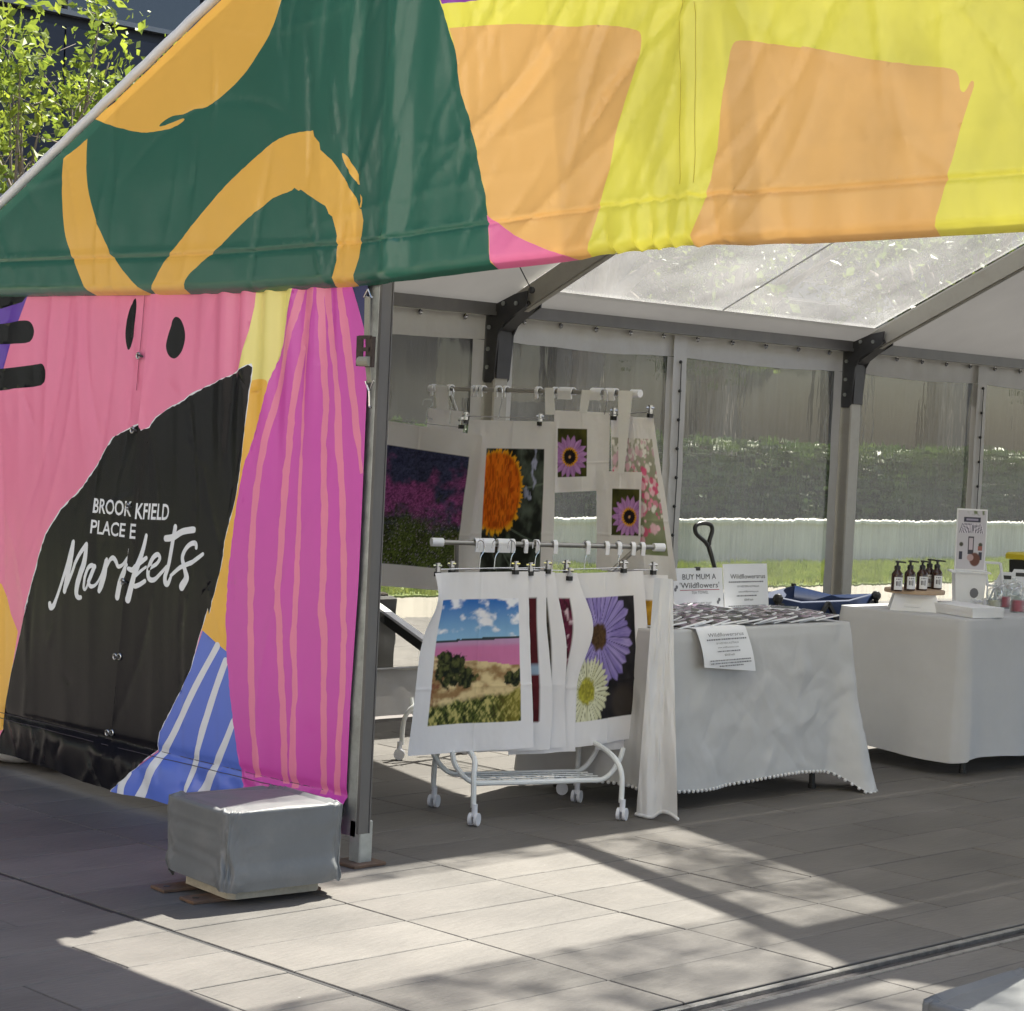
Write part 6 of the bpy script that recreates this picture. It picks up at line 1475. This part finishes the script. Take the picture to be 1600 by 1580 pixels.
# folded board with black edge leaning behind the racks
q0, q1 = onY(560, 935, 2.6), onY(660, 1008, 2.6)
fb = thing('support_bar', 'slanting black bar with white top edge beside the front post', 'bar', tuple((q0+q1)/2*np.array([1, 1, 0])))
ctr = (q0+q1)/2*np.array([1, 1, 0]); mb = MB(); mb.bar(q0-ctr-(q1-q0)*0.35, q1-ctr+(q1-q0)*0.5, 0.05, 0.045, up=(0, 0, 1)); mb.build('bar_core', M['black_plastic'], fb)
off_ = np.array([0, 0, 0.036]); mb = MB(); mb.bar(q0-ctr-(q1-q0)*0.35+off_, q1-ctr+(q1-q0)*0.5+off_, 0.054, 0.014, up=(0, 0, 1)); mb.build('bar_top', M['white_plastic'], fb)
mb = MB(); b0 = q0-ctr-(q1-q0)*0.3
mb.bar((b0[0], b0[1]+0.08, b0[2]), (b0[0]-0.05, b0[1]+0.1, 0), 0.03, 0.03); mb.build('bar_leg', M['black_metal'], fb)
pl0, pl1 = onX(560, 1068, -0.75), onX(617, 1068, -0.75)
pb = thing('planter_block', 'dark grey concrete planter block outside the plastic wall', 'planter', (-0.95, pl1[1], 0))
mb = MB(); mb.bev(-0.2, 0.2, -2.0, 0.0, 0, 0.58, 0.015); mb.build('block', mat('dark_concrete', (0.09, 0.09, 0.088), rough=0.85, var=0.15, vscale=6), pb)
mb = MB(); mb.bev(-0.16, 0.16, -1.96, -0.04, 0.58, 0.60, 0.01); mb.build('soil', mat('planter_soil', (0.05, 0.04, 0.03), rough=1.0), pb)
# bundle poking out under the printed wall
q = onZ(20, 1185, 0.03)
sk = thing('patterned_bundle', 'black and white patterned cloth bundle peeping out under the printed wall', 'bundle', tuple(np.append(onZ(72, 1206, 0.0)[:2], 0.0)))
m = bpy.data.materials.new('black_white_squiggle'); m.use_nodes = True; n = m.node_tree.nodes; l = m.node_tree.links; tc = n.new('ShaderNodeTexCoord'); wv = n.new('ShaderNodeTexWave'); wv.inputs['Scale'].default_value = 14; wv.inputs['Distortion'].default_value = 14; wv.inputs['Detail Scale'].default_value = 2.5
rp_ = n.new('ShaderNodeValToRGB'); rp_.color_ramp.interpolation = 'CONSTANT'; rp_.color_ramp.elements[0].color = (0.03, 0.03, 0.04, 1); rp_.color_ramp.elements[1].position = 0.5; rp_.color_ramp.elements[1].color = (0.6, 0.6, 0.62, 1)
l.new(tc.outputs['Object'], wv.inputs['Vector']); l.new(wv.outputs[0], rp_.inputs[0]); l.new(rp_.outputs[0], n['Principled BSDF'].inputs['Base Color'])
mb = MB(); mb.ball((0.0, 0.12, 0.06), 0.15, 20, 12, 0, (0.75, 0.9, 0.42)); mb.build('cloth', m, sk, smooth=True)
wb = thing('white_sack', 'white cloth hem of a covered table peeping under the far left of the wall', 'cloth', tuple(np.append(onZ(0, 1196, 0.0)[:2], 0.0)))
mb = MB(); mb.ball((-0.10, 0.16, 0.07), 0.26, 20, 12, 0, (0.9, 0.8, 0.30)); mb.build('cloth', M['cloth'], wb, smooth=True)
# ================================================================ SURROUNDINGS
M['render_wall'] = mat('pale_rendered_wall', (0.56, 0.51, 0.46), rough=0.85, var=0.12, vscale=3, dirt=(0.25, 0.26, 0.22), dscale=2, damt=0.4)
gw = thing('garden_wall', 'low pale rendered retaining wall in front of the hedge', 'wall', (-9.3, 18, 0))
mb = MB(); mb.box(-0.1, 0.1, -35, 40, 0, 0.54); mb.build('wall_body', M['render_wall'], gw)
mb = MB(); mb.bev(-0.13, 0.13, -35, 40, 0.54, 0.59, 0.01); mb.build('coping', mat('pale_coping', (0.6, 0.58, 0.52), rough=0.8, var=0.1), gw)
def leaves(n, sample, size, seed, jag=0.5, droop=0.0):
    """n small leaf blades; sample(rs) gives positions"""
    rs = np.random.RandomState(seed); C_ = sample(rs, n); k = len(C_)
    a = rs.randn(k, 3); a[:, 2] -= droop; a /= np.linalg.norm(a, axis=1)[:, None]; b = rs.randn(k, 3); b -= a*(a*b).sum(1)[:, None]; b /= np.linalg.norm(b, axis=1)[:, None]
    s = size*(0.45+1.1*rs.rand(k)**1.5)[:, None]
    nrm = np.cross(a, b)
    V = np.stack([C_, C_+a*s*0.5+b*s*0.28+nrm*s*0.05, C_+a*s, C_+a*s*0.5-b*s*0.28+nrm*s*0.05], 1).reshape(-1, 3)
    F = np.arange(k*4).reshape(k, 4); return V, F
def leaf_obj(name, V, F, m, parent=None):
    me = bpy.data.meshes.new(name); me.from_pydata(V.tolist(), [], F.tolist()); me.materials.append(m); me.update()
    o = bpy.data.objects.new(name, me); COL.objects.link(o)
    if parent: o.parent = parent
    return o
M['hedge_leaf'] = leaf_mat('hedge_leaf', (0.035, 0.07, 0.025), (0.075, 0.12, 0.03), 0.3)
M['dark_leaf'] = leaf_mat('dark_leaf', (0.03, 0.06, 0.02), (0.07, 0.11, 0.03), 0.35)
M['bright_leaf'] = leaf_mat('bright_leaf', (0.11, 0.17, 0.022), (0.27, 0.32, 0.04), 0.5)
M['mid_leaf'] = leaf_mat('mid_leaf', (0.05, 0.09, 0.02), (0.14, 0.18, 0.03), 0.45)
M['bark'] = mat('grey_bark', (0.17, 0.14, 0.11), rough=0.9, var=0.3, vscale=9, bump=0.8, bscale=18, stretch=(1, 1, 0.3))
M['twig'] = mat('twig', (0.20, 0.16, 0.12), rough=0.9)
hd = thing('hedge', 'clipped green hedge behind the pale wall', 'hedge', (-10.6, 19, 0.42))
def hs(rs, n):
    p = np.stack([rs.uniform(-0.75, 1.02, n), rs.uniform(-26, 36, n), rs.uniform(0.05, 1.16, n)], 1)
    f = rs.rand(n) < 0.7; p[f, 0] = 1.02-np.abs(rs.randn(f.sum()))*0.10; t = rs.rand(n) < 0.2; p[t, 2] = 1.2-np.abs(rs.randn(t.sum()))*0.06
    p[:, 0] += 0.22*(fbm(p[:, 1]*1.2, p[:, 2]*1.6, 3)-0.5)*2; p[:, 2] += 0.10*(fbm(p[:, 1]*1.5, p[:, 1]*0, 8)-0.5)*2; return p
V, F = leaves(60000, hs, 0.11, 1); leaf_obj('foliage', V, F, M['hedge_leaf'], hd)
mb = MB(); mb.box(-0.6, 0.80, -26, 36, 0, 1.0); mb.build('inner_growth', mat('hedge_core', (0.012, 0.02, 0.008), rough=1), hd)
# grass blades on the lawn
rs = np.random.RandomState(5); k = 42000
gx = rs.uniform(-9.15, -6.36, k); gy_ = rs.uniform(4, 34, k); h = 0.05+0.05*rs.rand(k)*(0.5+fbm(gx*1.5, gy_*1.5, 2)); an = rs.uniform(0, math.pi, k); dx, dy = 0.012*np.cos(an), 0.012*np.sin(an)
V = np.stack([np.stack([gx-dx, gy_-dy, 0*gx], 1), np.stack([gx+dx, gy_+dy, 0*gx], 1), np.stack([gx+rs.randn(k)*0.02, gy_+rs.randn(k)*0.02, h], 1)], 1).reshape(-1, 3); F = np.arange(3*k).reshape(k, 3)
M['grass'] = leaf_mat('grass_blade', (0.15, 0.21, 0.04), (0.27, 0.30, 0.08), 0.4)
o = leaf_obj('grass', V, F, M['grass']); tag(o, 'short bright green lawn grass in the sun', 'grass', kind='stuff')

def tree(name, label, base, height, crown_c, crown_r, nleaf, leafsize, lm, seed, trunk_r=0.12, clumps=26, twigs=True, lean=(0, 0)):
    t = thing(name, label, 'tree', base, 0); rs = np.random.RandomState(seed)
    cc = np.array(crown_c, float)-np.array(base); cr = np.array(crown_r, float)
    ends = []
    while len(ends) < clumps:
        p = rs.uniform(-1, 1, 3)
        if 0.25 < np.linalg.norm(p) < 1: ends.append(cc+p*cr)
    trunk = MB(); fork = np.array([cc[0]*0.5, cc[1]*0.5, max(0.5, cc[2]-cr[2]*1.0)])
    trunk.tube(crom([(0, 0, 0), fork*np.array([0.3, 0.3, 0.5])+np.array([0.04, -0.03, 0]), fork], 5), list(np.linspace(trunk_r, trunk_r*0.6, 11)), 9)
    for i, e in enumerate(ends):
        st_ = fork*(1-0.25*rs.rand()); mid = (st_+e)/2+rs.randn(3)*0.08*cr; mid[2] += 0.06*cr[2]
        c_ = crom([st_, mid, e], 5); trunk.tube(c_, list(np.linspace(trunk_r*0.38, 0.006, len(c_))), 6)
        if twigs:
            for q in range(4):
                j = rs.randint(4, len(c_)); tp = c_[j]+rs.randn(3)*0.16*cr.mean(); trunk.tube([c_[j], (c_[j]+tp)/2+rs.randn(3)*0.02, tp], [0.006, 0.004, 0.002], 4)
    trunk.build('trunk', M['bark'], t, smooth=True)
    E_ = np.array(ends)
    def smp(r_, n):
        i = r_.randint(0, len(E_), n); w = 0.22*cr*(0.7+0.6*vnoise(i*1.7, i*0.3, 4))[:, None]; return E_[i]+r_.randn(n, 3)*w*0.5
    V, F = leaves(nleaf, smp, leafsize, seed+2, droop=0.3); leaf_obj('crown', V, F, lm, t); return t
tb_ = onplane(30, 330, 0, -4.6)
tree('street_tree', 'sunlit small leaved tree rising behind the sloping white roof edge', (tb_[0]-0.15, tb_[1]-0.1, 0), 5, (-4.7, 3.4, 3.6), (1.15, 1.25, 1.05), 5400, 0.075, M['bright_leaf'], 3, 0.05, 44)
for i, (x, y, h_, r_) in enumerate(((-12.4, 17.0, 5.4, 2.6), (-13.2, 20.8, 5.0, 2.6), (-12.6, 26.0, 5.5, 3.0), (-13.4, 32.5, 5.2, 3.0))):
    tree('plane_tree', 'large shady tree behind the hedge, %s from the left seen through the plastic' % ('first', 'second', 'third', 'fourth')[i], (x, y, 0.42), h_, (x, y, h_), (r_, r_, 2.1), 6500, 0.17, M['mid_leaf'], 30+i, 0.34, 28, False)

# dark office building
M['navy_panel'] = mat('navy_cladding', (0.014, 0.016, 0.027), rough=0.4, spec=0.3, var=0.12, vscale=1.5, objrand=0.12)
M['bld_glass'] = mat('dark_window_glass', (0.008, 0.010, 0.016), rough=0.06, spec=0.8)
M['bld_frame'] = mat('grey_mullion', (0.16, 0.16, 0.16), rough=0.4, metal=0.4)
M['stone'] = mat('brown_stone', (0.10, 0.085, 0.07), rough=0.7, var=0.2, vscale=2)
bl = thing('office_building', 'dark navy clad office building with window bands behind the trees', 'building', (-18, 20, 0))
mb = MB(); mb.box(-14, -0.16, -44, 60, 0, 26); mb.build('core', M['navy_panel'], bl)
mb = MB(); mb.box(-0.15, -0.02, -44, 60, 4.55, 4.9); mb.build('canopy_band', M['bld_frame'], bl)
pm = {}
y = -30.0; bw = 2.42
while y < 42:
    for (z0, z1, kind) in ((4.95, 7.1, 'panel'), (7.26, 9.6, 'win'), (9.76, 11.6, 'panel'), (11.76, 14.0, 'win')):
        if kind == 'panel':
            for hh in (0,):
                if ('p', z1-z0) not in pm:
                    mb = MB(); mb.bev(-0.1, 0.0, 0.012, bw-0.012, 0, z1-z0, 0.006); pm[('p', z1-z0)] = mb.build('cladding_panel', M['navy_panel'], bl).data; o = [q for q in bl.children][-1]
                else: o = bpy.data.objects.new('cladding_panel', pm[('p', z1-z0)]); COL.objects.link(o); o.parent = bl
                o.location = (0, y, z0)
        else:
            if ('w', 0) not in pm:
                mb = MB()
                for a, b, c, d_ in ((0.0, 0.06, 0, z1-z0), (0.06, bw, 0, 0.07), (0.06, bw, z1-z0-0.07, z1-z0)): mb.box(-0.12, 0.03, a, b, c, d_)
                o = mb.build('window', M['bld_frame'], bl); pm[('w', 0)] = o.data
                mb = MB(); mb.box(-0.10, -0.06, 0.06, bw, 0.07, z1-z0-0.07); g = mb.build('pane', M['bld_glass'], o); pm[('g', 0)] = g.data
            else:
                o = bpy.data.objects.new('window', pm[('w', 0)]); COL.objects.link(o); o.parent = bl; g = bpy.data.objects.new('pane', pm[('g', 0)]); COL.objects.link(g); g.parent = o
            o.location = (0, y, z0)
    y += bw
y = -30; i = 0
while y < 42:                                     # ground floor: stone piers and shop glass
    mb = MB(); mb.box(-0.1, 0.15, y, y+1.1, 0, 4.5); mb.build('stone_pier', M['stone'], bl)
    mb = MB(); mb.box(-0.1, -0.05, y+1.1, y+4.0, 0.42, 4.5); mb.build('shop_window', M['bld_glass'], bl)
    y += 4.0; i += 1
M['yellow_panel'] = mat('yellow_facade_panel', (0.5, 0.46, 0.14), rough=0.6)  # plain yellow panel set on the facade
M['pale_window'] = mat('pale_window', (0.35, 0.42, 0.44), rough=0.5)  # opaque pale blue panel for a window
for (yy, w_, z0, z1, mm) in ((28.9, 1.5, 2.9, 3.4, 'yellow_panel'), (28.7, 1.7, 1.3, 2.6, 'pale_window')):
    mb = MB(); mb.bev(0.155, 0.2, yy, yy+w_, z0, z1, 0.01); mb.build('wall_panel', M[mm], bl)

# unseen pale building, added behind the viewer to bounce warm sunlight onto the gable
M['sandstone'] = mat('pale_sandstone', (0.62, 0.58, 0.52), rough=0.85, var=0.08, vscale=1.0)
ob_ = thing('bounce_building', 'unseen pale sandstone building added behind the viewer as a sunlight bounce', 'building', (6, -24, 0))
mb = MB(); mb.box(-24, 26, -10, -0.3, 0, 17); mb.build('core', M['bld_glass'], ob_)
for fl_ in range(6):
    mb = MB(); mb.box(-24, 26, -0.3, 0.05, fl_*2.9, fl_*2.9+1.35); mb.build('spandrel', M['sandstone'], ob_)
for k_ in range(18):
    mb = MB(); mb.box(-24+k_*2.9, -24+k_*2.9+1.1, -0.3, 0.0, 0, 17); mb.build('pier', M['sandstone'], ob_)
